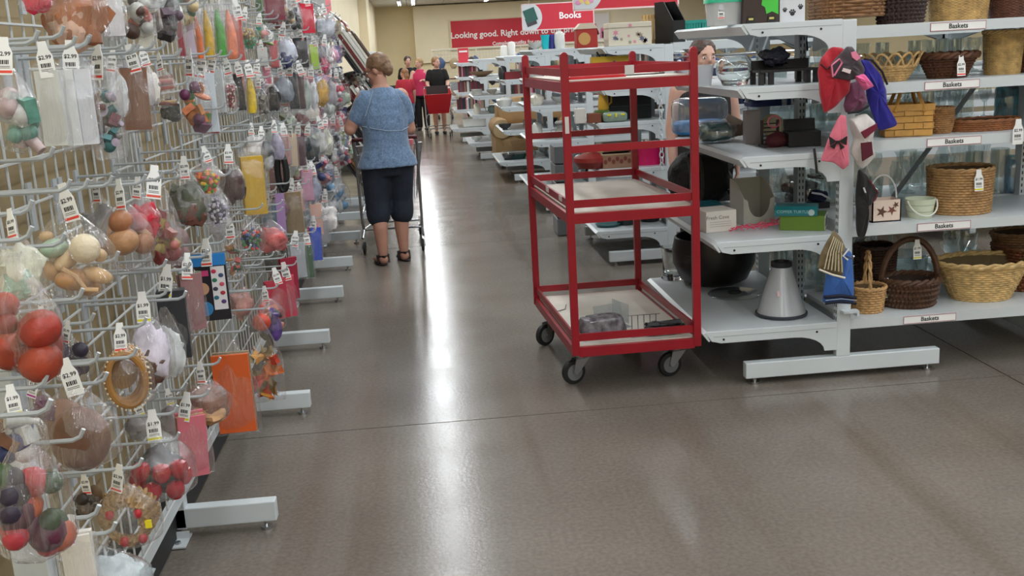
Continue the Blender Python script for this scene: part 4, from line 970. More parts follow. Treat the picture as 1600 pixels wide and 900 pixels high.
# top shelf
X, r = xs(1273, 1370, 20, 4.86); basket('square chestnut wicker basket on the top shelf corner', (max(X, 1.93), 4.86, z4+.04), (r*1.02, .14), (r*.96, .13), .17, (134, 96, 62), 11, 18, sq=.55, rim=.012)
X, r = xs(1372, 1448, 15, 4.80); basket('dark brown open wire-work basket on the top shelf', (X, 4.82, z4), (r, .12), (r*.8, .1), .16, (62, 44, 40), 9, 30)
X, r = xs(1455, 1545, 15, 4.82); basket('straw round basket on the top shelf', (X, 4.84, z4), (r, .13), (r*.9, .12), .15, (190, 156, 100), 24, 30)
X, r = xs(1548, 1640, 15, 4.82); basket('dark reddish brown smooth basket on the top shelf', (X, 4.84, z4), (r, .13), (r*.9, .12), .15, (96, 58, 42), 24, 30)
# ---- clear glassware on the far side
GP = {'cylinder vase': [(.035, 0), (.042, .004), (.042, .21), (.040, .21), (.039, .012), (0, .012)],
      'bud vase': [(.03, 0), (.045, .03), (.05, .07), (.03, .12), (.016, .16), (.016, .22), (.028, .24)],
      'flared vase': [(.035, 0), (.03, .03), (.038, .12), (.06, .24), (.058, .24)],
      'goblet': [(.036, 0), (.034, .006), (.006, .015), (.005, .09), (.03, .12), (.042, .16), (.038, .20)],
      'bowl': [(.04, 0), (.05, .01), (.09, .06), (.1, .09), (.097, .09), (.05, .016)],
      'carafe': [(.05, 0), (.06, .04), (.055, .11), (.022, .17), (.022, .22), (.034, .25)],
      'tumbler': [(.032, 0), (.035, .004), (.042, .11), (.040, .11), (.032, .01)],
      'jar': [(.05, 0), (.055, .01), (.055, .13), (.045, .15), (.045, .165)]}
GM = {}
for k, pr in GP.items(): b = MB(); b.lathe(pr, 20); GM[k] = b.mesh('glass', M_glass, True)
rg = random.Random(11); SHN = ['lowest', 'second', 'third', 'fourth', 'top']
for i, z in enumerate(R1Z[:4]):
    hmax = (R1Z[i+1]-z-.09)
    x = 2.02
    while x < 3.15:
        for yb in (5.34, 5.52, 5.70):
            if rg.random() < .12: continue
            k = rg.choice(list(GP)); hh = GP[k][-1][1] if k not in ('cylinder vase', 'tumbler', 'flared vase', 'bowl') else max(q[1] for q in GP[k]); s_ = min(rg.uniform(.85, 1.25), hmax/hh)
            o = link('glass_'+k.replace(' ', '_'), GM[k], None, (x+rg.uniform(-.02, .02), yb+rg.uniform(-.03, .03), z+.0005), (0, 0, rg.uniform(0, 6)), (s_, s_, s_))
            tag(o, 'clear glass %s on the %s shelf behind the baskets' % (k, SHN[i]), 'glassware', 'clear glass %ss, %s shelf' % (k, SHN[i]))
        x += .135
for (x, y, zi, c, nm) in ((1545, 90, 3, (40, 70, 170), 'cobalt blue'), (1560, 215, 2, (90, 150, 160), 'aqua'), (1570, 290, 1, (110, 170, 190), 'pale turquoise')):
    p = ony(x, y, 5.36); o = link('glass_vase', GM['jar'].copy(), None, (p.x, 5.30, R1Z[zi]+.0005), (0, 0, 0), (1.1, 1.1, 1.2)); o.data.materials[0] = film('glass_%d' % c[0], c, .15, .12, (3, .1), .03); tag(o, '%s glass jar behind the baskets' % nm, 'glassware')
# ---- end-cap, bottom shelf
e0, e1, e2, e3, e4 = G1Z
def item(name, label, cat, x, y, z, dy=0, rz=0):
    if z > 1.3: Y = 4.66+dy+.04; return thing(name, label, cat, (xat(x, Y, z), Y, z+.0005), rz)
    return thing(name, label, cat, place(x, y, z, dy), rz)
t = item('glass_vase', 'tall clear cut-glass vase standing on the bottom shelf corner', 'vase', 1055, 437, e0, .03); k = mpp(t.location)
smooth_lathe('vase', [(18*k, 0), (20*k, .008), (17*k, .03), (18*k, .16), (20*k, .19), (18*k, .192), (15.5*k, .16), (14.5*k, .04), (0, .035)], M_rglass, t)
t = item('black_pot', 'large squat black pot on the bottom shelf', 'pot', 1125, 448, e0, .12); k = mpp(t.location); R_ = 64*k
smooth_lathe('pot', [(R_*.55, 0), (R_*.8, .03), (R_*.98, .12), (R_*1.0, .2), (R_*.94, .27), (R_*.9, .275), (R_*.9, .2), (R_*.7, .05), (0, .03)], mat('pot_black', (26, 22, 22), .35), t, n=32)
t = item('cone_lamp', 'grey translucent plastic cone with dark rings on the bottom shelf', 'cone', 1226, 495, e0, .05); k = mpp(t.location)
smooth_lathe('cone', [(38*k, .012), (37*k, .02), (15*k, 78*k), (14*k, 78*k), (35*k, .02)], M_milky, t)
smooth_lathe('base_ring', [(36*k, 0), (40*k, .004), (40*k, .014), (36*k, .018), (34*k, .01)], cm((52, 56, 66), .4), t, cap=False)
smooth_lathe('top_ring', [(15*k, 76*k), (16.5*k, 78*k), (16*k, 84*k), (13*k, 85*k), (12*k, 80*k)], cm((36, 38, 44), .4), t, cap=False)
MB().box((-14*k, -27*k, 40*k), (.012, .002, .026), R=Matrix.Rotation(rad(-18), 3, 'X')).obj('label', cm((230, 190, 190)), t)
t = item('lid_disc', 'clear plastic lid with a black ring handle lying on the bottom shelf', 'lid', 1152, 463, e0, .05)
smooth_lathe('disc', [(.14, 0), (.145, .004), (.14, .008), (0, .010)], M_acryl, t); b = MB(); b.tube([(.035*math.cos(a), .03*math.sin(a), .013) for a in [2*PI*q/16 for q in range(16)]], .005, 6, closed=True); b.obj('ring', M_black, t)
for q, (x, y) in enumerate(((1238, 425), (1266, 436), (1258, 420))):
    o = link('glass_bowl', GM['bowl' if q else 'goblet'], None, place(x, y, e0, .2), (0, 0, 0), (1, 1, 1)); tag(o, ('clear glass goblet behind the grey cone', 'clear glass bowl behind the grey cone', 'clear glass dish at the back of the bottom shelf')[q], 'glassware')
# second shelf
t = item('backpack', 'black quilted backpack slumped on the second shelf', 'bag', 1120, 330, e1, .34); k = mpp(t.location)
b = puffy('p', 100*k, .24, 82*k, None, amp=.18, seed=2, sq=.2); b.v = [(x, y, z+39*k) for x, y, z in b.v]; b.obj('body', mat('black_quilt', (24, 23, 24), .7, bump=(40, 1.0)), t, smooth=True)
for sx in (-.3, -.12): b = MB(); b.tube([(sx*100*k+.02*math.sin(a), -.13-.02*math.sin(a), 39*k-36*k*math.cos(a)) for a in [PI*q/10 for q in range(11)]], .010, 6); b.obj('strap', mat('strap_rough', (60, 56, 50), .8, bump=(60, 1)), t, smooth=True)
t = item('teal_tray', 'teal folded bag lying flat on the second shelf', 'bag', 1098, 335, e1, .12); b = puffy('p', .26, .2, .05, None, amp=.2, seed=8, sq=.4); b.v = [(x, y, z+.026) for x, y, z in b.v]; b.obj('bag', mat('teal_vinyl', (24, 92, 104), .3, bump=(8, .4)), t, smooth=True)
t = item('white_carton', 'small white carton with grey script on the second shelf', 'box', 1123, 362, e1, .07, rad(8)); k = mpp(t.location); w = 50*k
MB().box((0, 0, .052), (w, .16, .104)).obj('carton', cm((222, 216, 208), .6), t, bev=.002)
b = MB(); add_text(b, 'Fresh Cove', .026, T(-w*.12, -.081, .072) @ FRONT); b.obj('lettering', cm((96, 92, 92)), t)['kind'] = 'stuff'
for q in range(3): MB().box((-w*.03, -.0805, .05-.011*q), (w*.7, .0008, .003)).obj('print_line', cm((186, 180, 176)), t)
t = item('scoop_bin', 'beige plastic magazine holder with a rounded cut-out front', 'holder', 1184, 352, e1, .09, rad(6)); k = mpp(t.location); w = 50*k; hh = 54*k; mb_ = cm((176, 174, 164), .5)
pts = [(-w/2, 0), (w/2, 0), (w/2, hh*.78)]+[(w*.36*math.cos(a), hh*.72-hh*.50*math.sin(a)) for a in [PI*q/14 for q in range(15)]]+[(-w/2, hh*.78)]
MB().prism(pts, 1, -.085, -.081).obj('front', mb_, t)
for s_ in (-1, 1): MB().prism([(-.085, 0), (.085, 0), (.085, hh*1.25), (.0, hh*1.2), (-.085, hh*.78)], 0, s_*w/2-.002, s_*w/2+.002).obj('side', mb_, t)
MB().span((-w/2, .081, 0), (w/2, .085, hh*1.25)).span((-w/2, -.085, 0), (w/2, .085, .004)).obj('back', mb_, t)
t = item('black_bowl', 'glossy black bowl tilted behind the beige holder', 'bowl', 1192, 335, e1, .36); smooth_lathe('bowl', [(.03, 0), (.06, .02), (.085, .09), (.08, .09), (.05, .025), (0, .015)], mat('gloss_black', (16, 16, 17), .12), t)
t = item('glass_vase', 'tall flared clear vase at the back of the second shelf', 'vase', 1246, 325, e1, .4); smooth_lathe('vase', [(.06, 0), (.055, .02), (.035, .14), (.045, .3), (.042, .3), (.03, .14)], M_glass, t)
t = item('green_box', 'green and white cardboard box under the teal box', 'box', 1265, 360, e1, .08, rad(-26)); k = mpp(t.location)
MB().box((0, 0, .036), (.21, .165, .072)).obj('carton', cm((94, 126, 38), .5), t, bev=.002)
MB().box((.1058, 0, .036), (.0015, .16, .068)).obj('white_end', cm((222, 224, 218), .5), t)
b = MB(); b.box((.107, -.055, .036), (.001, .03, .04)); [b.box((.107, -.02+.012*q, .036), (.001, .003, .05)) for q in range(7)]; b.obj('print', cm((96, 100, 108)), t)
t2 = thing('teal_box', 'teal box lettered TURTLE resting on the green box', 'box', Vector(t.location)+Vector((-.035, -.012, .0725)), rad(-24))
b = MB(); b.prism([(-.065, 0), (.065, 0), (.065, .03), (.05, .045), (-.05, .045), (-.065, .03)], 0, -.105, .095); b.obj('carton', cm((22, 112, 120), .4), t2)
b = MB(); add_text(b, 'COPPER TURTLE', .020, T(-.02, -.0662, .020) @ FRONT); b.obj('lettering', cm((150, 196, 196)), t2)['kind'] = 'stuff'
b = MB(); b.cyl((.068, -.0655, .017), (.068, -.0672, .017), .015, n=16); b.obj('disc_print', cm((176, 196, 196)), t2)
t = thing('winter_gloves', 'heap of brown and dark red knit gloves behind the teal box', 'gloves', place(1272, 330, e1, .24))
for q, (x, y, z, c) in enumerate(((-.03, 0, .11, (66, 50, 48)), (.06, .02, .1, (58, 46, 46)), (0, .05, .05, (50, 40, 42)), (.03, -.03, .06, (96, 36, 36)))):
    b = lump_mb(.12, .1, .07, q*3.3, .4); b.obj('glove', mat('knit%d' % q, c, .9, bump=(50, .6)), t, (x, y, z-.01), smooth=True)
t = thing('navy_cloth', 'navy slipper with white trim beside the post on the second shelf', 'slipper', place(1296, 338, e1, .16)); b = lump_mb(.1, .08, .07, 2.2, .3); b.obj('body', cm((30, 34, 66), .8), t, (0, 0, .085), smooth=True); b = MB(); b.tube([(-.05, -.04, .11), (0, -.05, .10), (.05, -.045, .07)], .006, 6); b.obj('trim', cm((214, 214, 222)), t)
MB().span((-.05, -.04, 0), (.05, .04, .055)).obj('shoebox', cm((24, 24, 28)), t)
t = item('pink_mesh', 'crumpled sheet of pink mesh on the second shelf edge', 'mesh', 1195, 360, e1, .03); rp = random.Random(4)
b = MB(); vs = []; nx, ny = 24, 8
for j in range(ny):
    for i in range(nx): u, v = i/(nx-1)-.5, j/(ny-1)-.5; vs.append((u*.34, v*.13*(1-abs(u)*.8), .012+.05*max(0, u+.1)+.022*noise.noise(Vector((u*7, v*5, 2)))+.01*rp.random()))
for j in range(ny-1):
    for i in range(nx-1):
        if (i+j) % 2: b.tube([vs[j*nx+i], vs[(j+1)*nx+i+1]], .0016, 3, caps=False); b.tube([vs[j*nx+i+1], vs[(j+1)*nx+i]], .0016, 3, caps=False)
b.obj('mesh', cm((226, 60, 100), .5), t)
# third shelf
t = item('pet_carrier', 'clear plastic tank with a blue base on the third shelf', 'tank', 1105, 214, e2, .16, rad(-3)); k = mpp(t.location)
b = puffy('p', 84*k, .19, 58*k, None, amp=0, sq=.62); b.v = [(x, y, z+29*k) for x, y, z in b.v]; b.obj('tank', M_acryl, t, smooth=True)
b = puffy('p', 81*k, .18, 22*k, None, amp=0, sq=.62); b.v = [(x, y, z+12*k) for x, y, z in b.v]; b.obj('blue_base', mat('blue_plastic', (52, 130, 190), .3), t, smooth=True)
t = item('bagged_cushion', 'dark green item in a shiny clear bag on the third shelf', 'bagged item', 1122, 224, e2, .05); b = puffy('p', .18, .16, .10, None, amp=.15, seed=3); b.v = [(x, y, z+.055) for x, y, z in b.v]; b.obj('cushion', mat('bottle_green', (30, 62, 58), .4), t, smooth=True)
b = puffy('p', .21, .18, .112, None, amp=.25, seed=6); b.v = [(x, y, z+.06) for x, y, z in b.v]; b.obj('film', M_film, t, smooth=True)
t = item('paper_bag', 'crumpled brown and white paper parcel on the third shelf', 'parcel', 1156, 220, e2, .09); b = lump_mb(.12, .1, .10, 5, .3); b.obj('parcel', mat('kraft', (150, 124, 108), .8, bump=(12, .6)), t, (0, 0, .056), smooth=True); MB().box((-.02, -.04, .1), (.09, .01, .05), R=Matrix.Rotation(rad(28), 3, 'Y')).obj('flap', cm((206, 192, 182)), t)
t = item('white_card_box', 'upright pale card box beside a dark wooden stand', 'box', 1180, 226, e2, .06); MB().box((0, 0, .085), (.075, .05, .17)).obj('box', cm((160, 152, 152), .6), t)
t = item('plate_stand', 'small dark wooden stand with pink ring on the third shelf', 'stand', 1212, 230, e2, .06); b = MB()
for x in (-.05, .03): b.box((x, 0, .065), (.012, .012, .13))
for q in range(5): b.box((-.01, .02, .03+.02*q), (.08, .006, .006))
b.box((-.03, -.02, .006), (.06, .09, .012)); b.obj('frame', mat('dark_walnut', (44, 34, 32), .5), t)
b = MB(); b.tube([(.03*math.cos(a)+.01, -.005, .12+.028*math.sin(a)) for a in [2*PI*q/16 for q in range(16)]], .004, 6, closed=True); b.obj('pink_ring', cm((222, 110, 140)), t)
t = item('lidded_tub', 'clear storage tub with navy blue lid on the third shelf', 'storage tub', 1243, 212, e2, .36); k = mpp(t.location)
b = MB(); b.lathe([(34*k, 0), (38*k, 40*k)], 28, sy=.7, sq=.6); b.obj('tub', M_acryl, t, smooth=True)
b = MB(); b.lathe([(41*k, 40*k), (42*k, 46*k), (36*k, 52*k), (0, 53*k)], 28, sy=.72, sq=.6); b.obj('lid', mat('navy_lid', (20, 38, 92), .35), t, smooth=True)
t = item('wicker_plate', 'cream woven plate standing behind dark red shoes', 'plate', 1228, 222, e2, .22); b = MB(); b.lathe([(0, .0), (.05, .004), (.062, .012), (.064, .016), (.05, .012), (0, .008)], 24); b.obj('plate', mat('cream_woven', (196, 186, 150), .7, bump=(60, .6)), t, (0, 0, .066), (rad(78), 0, 0), smooth=True)
t = item('red_shoe', 'dark red cloth shoe on the third shelf', 'shoe', 1222, 232, e2, .07); b = lump_mb(.12, .07, .075, 7, .3); b.obj('shoe', mat('dark_red_cloth', (78, 22, 30), .8), t, (0, 0, .034), smooth=True)
t = item('black_box', 'black open-topped box with folding flap on the third shelf', 'box', 1262, 230, e2, .08, rad(-6)); k = mpp(t.location); b = MB(); w = 50*k
b.span((-w/2, -.06, 0), (w/2, .06, 24*k)); b.box((-.0, .05, 30*k), (w*.98, .012, 22*k), R=Matrix.Rotation(rad(-12), 3, 'X')); b.obj('box', mat('matt_black', (20, 20, 22), .5), t, bev=.004)
b = MB(); b.tube([(.0, 0, 0), (.004, -.012, -.06), (.01, -.012, -.11), (.03, -.01, -.125), (-.03, -.01, -.13), (.04, -.012, -.14), (-.035, -.012, -.12)], .006, 6)
p = ony(1272, 232, 4.606); tag(b.obj('black_cable', M_black, None, p), 'black coiled cable dangling over the third shelf edge', 'cable')
# fourth shelf
t = item('fish_bowl', 'round clear glass fishbowl on the fourth shelf', 'fishbowl', 1148, 133, e3, .2); k = mpp(t.location); R_ = 29*k
smooth_lathe('bowl', [(R_*.62, 0), (R_*.68, .006)]+[(R_*math.sin(a), R_*.86-R_*.92*math.cos(a)) for a in [rad(48)+rad(92)*q/12 for q in range(13)]]+[(R_*.72, R_*1.62), (R_*.69, R_*1.63), (R_*.62, R_*1.56)]+[(R_*.955*math.sin(a), R_*.86-R_*.875*math.cos(a)) for a in [rad(138)-rad(88)*q/12 for q in range(13)]]+[(0, R_*.26)], M_rglass, t, n=40)
t = item('grey_bin', 'blue-grey translucent bin on the fourth shelf behind a cart post', 'bin', 1085, 150, e3, .3); b = MB(); b.lathe([(.075, 0), (.09, .10), (.086, .10), (.07, .01)], 24, sy=.7, sq=.6); b.obj('bin', M_milky, t, smooth=True)
t = item('black_trays', 'black wooden stacked letter trays on the fourth shelf', 'letter tray', 1225, 136, e3, .1); k = mpp(t.location); w = 92*k; b = MB(); mw = mat('matt_black', (20, 20, 22), .5)
b.box((0, 0, .062), (w, .16, .012)); [b.box((x, y, .03), (.022, .022, .06)) for x in (-w*.47, -w*.3, w*.33, w*.47) for y in (-.06, .06)]; b.box((0, .06, .085), (w, .012, .05)); b.obj('tray', mw, t)
t = item('hair_roll', 'bundle of black glittery garland on the black trays', 'garland', 1212, 112, e3+.07, .1); b = lump_mb(.14, .1, .09, 4, .4); b.obj('garland', mat('glitter_black', (34, 36, 52), .25, bump=(60, 1)), t, (0, 0, .05), smooth=True)
# top shelf
t = item('green_lid_tub', 'clear tub with a bright green lid on the top shelf', 'storage tub', 1131, 44, e4, .12); k = mpp(t.location); b = MB(); b.lathe([(24*k, 0), (27*k, 34*k)], 24, sy=.8, sq=.6); b.obj('tub', M_milky, t, smooth=True)
b = MB(); b.lathe([(29*k, 34*k), (28*k, 46*k), (22*k, 54*k), (0, 55*k)], 24, sy=.8, sq=.6); b.obj('lid', cm((24, 170, 128), .35), t, smooth=True); link('price_tag', TAGM[0], t, (-10*k, -24*k*.8-.003, 30*k), scale=(.7, 1, .7))
t = item('gift_carton', 'brown and green carton with black labels on the top shelf', 'box', 1183, 40, e4, .09); k = mpp(t.location); w = 56*k
MB().box((0, 0, .09), (w, .12, .18)).obj('carton', cm((52, 34, 28), .5), t); b = MB(); b.add([(w*px_, -.0612, pz_) for px_, pz_ in ((.48, .035), (.48, .179), (-.02, .179), (.02, .15), (-.08, .14), (.03, .11), (.0, .08), (.1, .07), (.14, .04), (.3, .05))], [tuple(range(10))]); b.obj('green_print', cm((70, 190, 64)), t)
for q, x in enumerate((-.3, .28)): b = MB(); b.prism([(x*w-.022, 0), (x*w+.022, 0), (x*w+.014, .034), (x*w-.014, .034)], 1, -.064, -.0612); o = b.obj('label', M_black, t); b = MB(); b.box((x*w, -.0646, .02), (.022, .001, .009)); b.obj('gold_print', cm((200, 186, 100)), o)
t = item('paw_box', 'white carton printed with black paw marks on the top shelf', 'box', 1232, 39, e4, .09); k = mpp(t.location); w = 40*k; MB().box((0, 0, .09), (w, .1, .18)).obj('carton', cm((206, 206, 210), .5), t)
for px_, pz, s_ in ((.0, .035, 1), (-.3, .05, .7), (.32, .06, .8), (.05, .11, 1.2), (-.3, .12, 1)):
    b = MB(); b.sph((px_*w, -.0508, pz), (.011*s_, .001, .010*s_), 10, 6); [b.sph((px_*w+dx*s_, -.0508, pz+dz*s_), (.004*s_, .001, .0052*s_), 8, 5) for dx, dz in ((-.012, .008), (-.005, .015), (.005, .015), (.012, .008))]; b.obj('paw_print', cm((40, 40, 44)), t)
# ---- clothing hung on the near post: pet coats and mitts
def cloth(name, label, cat, pts, y, col, th=.035, seed=0, extra=None, folds=.8):
    """outline given in pixels, puffed to a folded cloth of real thickness"""
    P = [ony(x, yy, y) for x, yy in pts]; c = sum(P, Vector())/len(P); lo = min(p.z for p in P)
    t = thing(name, label, cat, (c.x, y, c.z)); n = len(P); vs = []; layers = [(-1, .55), (-.72, .88), (-.2, 1.0), (.3, .97), (.8, .8)]
    sub = []
    for i in range(n):
        for u in (0, .25, .5, .75): sub.append(P[i].lerp(P[(i+1) % n], u)-c)
    m_ = len(sub); b = MB()
    for dy, s_ in layers:
        for i, p in enumerate(sub): w_ = noise.noise(Vector((p.x*26+seed, p.z*9, dy)))*folds; vs.append((p.x*s_, dy*th+w_*th, p.z*s_))
    fs = [(l*m_+i, l*m_+(i+1) % m_, (l+1)*m_+(i+1) % m_, (l+1)*m_+i) for l in range(len(layers)-1) for i in range(m_)]
    vs += [(p.x*.25, -1.25*th+noise.noise(Vector((p.x*60+seed, p.z*40, 0)))*th*folds*1.6, p.z*.25) for p in sub]; k0 = len(layers)*m_
    fs += [(k0+i, k0+(i+1) % m_, (i+1) % m_, i) for i in range(m_)]; fs += [tuple(range(k0, k0+m_)), tuple((len(layers)-1)*m_+i for i in range(m_))]
    b.add(vs, fs); co_ = b.obj('cloth', mat('pet_%d_%d_%d' % col, col, .8, bump=(45, .35), sheen=.2), t, smooth=True); sm_ = co_.modifiers.new('soft', 'SUBSURF'); sm_.levels = 1; sm_.render_levels = 2
    if extra:
        for nm, q, dy, cc, thk in extra: 
            Q = [ony(x, yy, y)-c for x, yy in q]
            if thk == 'poly': e = MB(); e.prism([(p.x, p.z) for p in Q], 1, -th*1.4-dy-.003, -th*1.2-dy)
            else: e = MB(); e.tube([(p.x, -th*1.15-dy, p.z) for p in Q], thk, 6)
            e.obj(nm, mat('trim_%d_%d_%d' % cc, cc, .8), t)
    return t
hk = tag(MB().tube([(0, 0, 0), (0, -.11, 0), (0, -.125, .015)], .005, 6).obj('post_hook', M_zinc, None, (1.955, 4.617, 1.52)), 'short metal hook on the post carrying pet coats', 'hook')
tag(MB().tube([(0, 0, 0), (0, -.16, 0), (0, -.175, .015)], .005, 6).obj('post_hook', M_zinc, None, (ony(1310, 394, 4.617).x, 4.617, ony(1310, 394, 4.617).z)), 'short metal hook low on the post carrying pet sweaters', 'hook')
cloth('pet_coat', 'red fleece pet coat hanging at the shelving post', 'pet coat', [(1283, 90), (1300, 72), (1318, 74), (1332, 110), (1328, 145), (1300, 172), (1287, 178), (1280, 150), (1277, 112)], 4.50, (172, 20, 40), .03, 1, [('collar_band', [(1277, 100), (1286, 108), (1298, 100), (1312, 82)], .004, (70, 10, 18), .004)])
cloth('pet_coat', 'charcoal pet coat with pink piping hanging at the post', 'pet coat', [(1296, 102), (1322, 72), (1332, 72), (1352, 108), (1350, 120), (1330, 126), (1298, 122)], 4.46, (66, 56, 62), .022, 2, [('piping', [(1298, 120), (1296, 102), (1308, 92), (1312, 98), (1300, 118)], .0, (222, 120, 150), .004), ('pink_patch', [(1325, 82), (1332, 80), (1340, 90), (1334, 95), (1327, 90)], .0, (226, 130, 160), 'poly'), ('label_patch', [(1313, 106), (1325, 109), (1323, 115), (1311, 111)], .002, (224, 205, 205), 'poly')])
cloth('pet_coat', 'bright pink ruffled pet skirt hanging at the post', 'pet coat', [(1334, 118), (1350, 115), (1366, 135), (1352, 142), (1342, 130)], 4.45, (226, 96, 150), .02, 3)
cloth('pet_coat', 'plum and black pet coat below the charcoal one', 'pet coat', [(1325, 130), (1345, 125), (1356, 160), (1345, 172), (1322, 177), (1318, 165)], 4.52, (112, 56, 86), .03, 4, [('black_hem', [(1320, 176), (1336, 174), (1352, 165)], .0, (24, 20, 24), .006)])
cloth('pet_coat', 'royal blue pet coat with black edge hanging beside the picnic basket', 'pet coat', [(1344, 92), (1356, 92), (1375, 115), (1385, 140), (1384, 165), (1404, 196), (1375, 206), (1362, 180), (1354, 150), (1350, 120)], 4.545, (36, 30, 140), .025, 5, [('black_edge', [(1346, 92), (1358, 94), (1374, 112), (1382, 132)], .0, (18, 16, 22), .005)])
cloth('pet_coat', 'pink pet shirt printed with a black bow', 'pet coat', [(1312, 178), (1322, 180), (1326, 215), (1327, 258), (1318, 266), (1302, 254), (1282, 252), (1290, 225)], 4.47, (216, 110, 130), .018, 6, [('bow_print', [(1292, 212), (1303, 220), (1294, 226)], .0, (20, 16, 18), 'poly'), ('bow_print', [(1320, 212), (1307, 220), (1319, 226)], .0, (20, 16, 18), 'poly'), ('bow_print', [(1304, 222), (1300, 232), (1293, 228)], .0, (20, 16, 18), 'poly'), ('bow_print', [(1308, 222), (1316, 229), (1310, 233)], .0, (20, 16, 18), 'poly'), ('bow_knot', [(1303, 219), (1308, 219), (1308, 224), (1303, 224)], .002, (20, 16, 18), 'poly')])
cloth('pet_coat', 'white fleece pet coat with burgundy lining', 'pet coat', [(1326, 185), (1352, 176), (1366, 190), (1362, 225), (1370, 245), (1345, 266), (1328, 240), (1334, 215)], 4.51, (206, 200, 196), .035, 7, [('burgundy_panel', [(1338, 205), (1362, 192), (1362, 200), (1344, 215)], .004, (110, 18, 44), 'poly'), ('burgundy_panel', [(1338, 222), (1354, 220), (1356, 240), (1340, 250)], .004, (84, 16, 36), 'poly')])
cloth('sunglasses_case', 'black wallets and cases hanging in a column on the post', 'wallet', [(1340, 262), (1354, 272), (1372, 300), (1368, 312), (1356, 318), (1358, 350), (1350, 374), (1338, 370), (1336, 320)], 4.55, (22, 18, 20), .025, 8, [('piping', [(1354, 280), (1368, 300), (1360, 314)], 0, (110, 24, 34), .003), ('silver_dots', [(1345, 292), (1348, 300)], .002, (200, 200, 205), .004)])
cloth('pet_coat', 'blue knitted pet sweater with navy stripes hanging low on the post', 'pet coat', [(1320, 385), (1332, 395), (1334, 470), (1336, 476), (1284, 474), (1288, 440), (1300, 400)], 4.54, (50, 96, 170), .022, 9, [('navy_stripe', [(1284, 462), (1310, 460), (1334, 463)], .003, (16, 18, 40), .008), ('navy_stripe', [(1286, 472), (1310, 469), (1334, 472)], .003, (16, 18, 40), .006), ('light_stripe', [(1286, 467), (1310, 464.5), (1334, 467)], .006, (190, 200, 215), .0016)])
t = cloth('pet_coat', 'khaki and cream striped pet shirt hanging low on the post', 'pet coat', [(1302, 358), (1316, 372), (1322, 388), (1314, 400), (1317, 432), (1296, 428), (1276, 420), (1282, 396), (1294, 372)], 4.47, (112, 96, 66), .024, 10, [('cream_stripe', [(1284+q*5.5, 418+q*1.0), (1290+q*4, 392), (1299+q*2.6, 368+q*2)], .004, (196, 186, 156), .0028) for q in range(6)]+[('cream_trim', [(1276, 419), (1296, 427), (1316, 432)], .004, (222, 214, 196), .005), ('cream_trim', [(1322, 387), (1313, 398), (1320, 404)], .004, (222, 214, 196), .004)])
# ================================================================== people
def ringloft(mb, rings, n=18):
    """rings: (x, y, z, rx, ry) horizontal ellipses from bottom to top, closed"""
    vs = []
    for x, y, z, rx, ry in rings:
        for k in range(n): a = 2*PI*k/n; vs.append((x+rx*math.cos(a), y+ry*math.sin(a), z))
    K = len(rings)
    mb.add(vs, [(i*n+k, i*n+(k+1) % n, (i+1)*n+(k+1) % n, (i+1)*n+k) for i in range(K-1) for k in range(n)]+[tuple(range(n-1, -1, -1)), tuple(range((K-1)*n, K*n))])
def limb(mb, pts, rs, n=12):
    """tapered tube through joints with round ends"""
    P = [Vector(p) for p in pts]; out = []; rr = []
    for i in range(len(P)-1):
        for u in (0, .2, .4, .6, .8): out.append(P[i].lerp(P[i+1], u)); rr.append(rs[i]*(1-u)+rs[i+1]*u)
    out.append(P[-1]); rr.append(rs[-1]); mb.tube(out, rr, n)
    for p, r in ((P[0], rs[0]), (P[-1], rs[-1])): mb.sph(p, r*.98, n, 8)
    for p, r in zip(P[1:-1], rs[1:-1]): mb.sph(p, r, n, 8)
def hand(mb, wrist, direction, palm_n, s=1.0, curl=.5, side=1):
    """palm with four fingers and a thumb; direction = pointing way, palm_n = out of the palm"""
    w = Vector(wrist); d = Vector(direction).normalized(); pn = Vector(palm_n); pn = (pn-d*pn.dot(d)).normalized(); sd = d.cross(pn)*side
    R = Matrix((sd, pn, d)).transposed()
    mb.sph(w+d*.045*s, (.038*s, .015*s, .052*s), 10, 8, R)
    for i, (o, L) in enumerate(((-.029, .062), (-.010, .074), (.010, .070), (.028, .055))):
        b0 = w+d*.082*s+sd*o*s; b1 = b0+(d*math.cos(curl*.6)+pn*math.sin(curl*.6))*L*.45*s; b2 = b1+(d*math.cos(curl*1.6)+pn*math.sin(curl*1.6))*L*.33*s; b3 = b2+(d*math.cos(curl*2.4)+pn*math.sin(curl*2.4))*L*.25*s
        mb.tube([b0-d*.02*s, b0, b1, b2, b3], [.0088*s, .0088*s, .0082*s, .0076*s, .0066*s], 8)
    t0 = w+d*.02*s-sd*.028*s; t1 = t0+(d*.6-sd*.7+pn*.3).normalized()*.038*s; t2 = t1+(d*.9-sd*.2+pn*.4).normalized()*.032*s
    mb.tube([t0, t1, t2], [.012*s, .0105*s, .008*s], 8)
def remesh(o, v, it=4, f=.5):
    m = o.modifiers.new('fuse', 'REMESH'); m.mode = 'VOXEL'; m.voxel_size = v; m.use_smooth_shade = True
    s_ = o.modifiers.new('smooth', 'SMOOTH'); s_.iterations = it; s_.factor = f
    return o
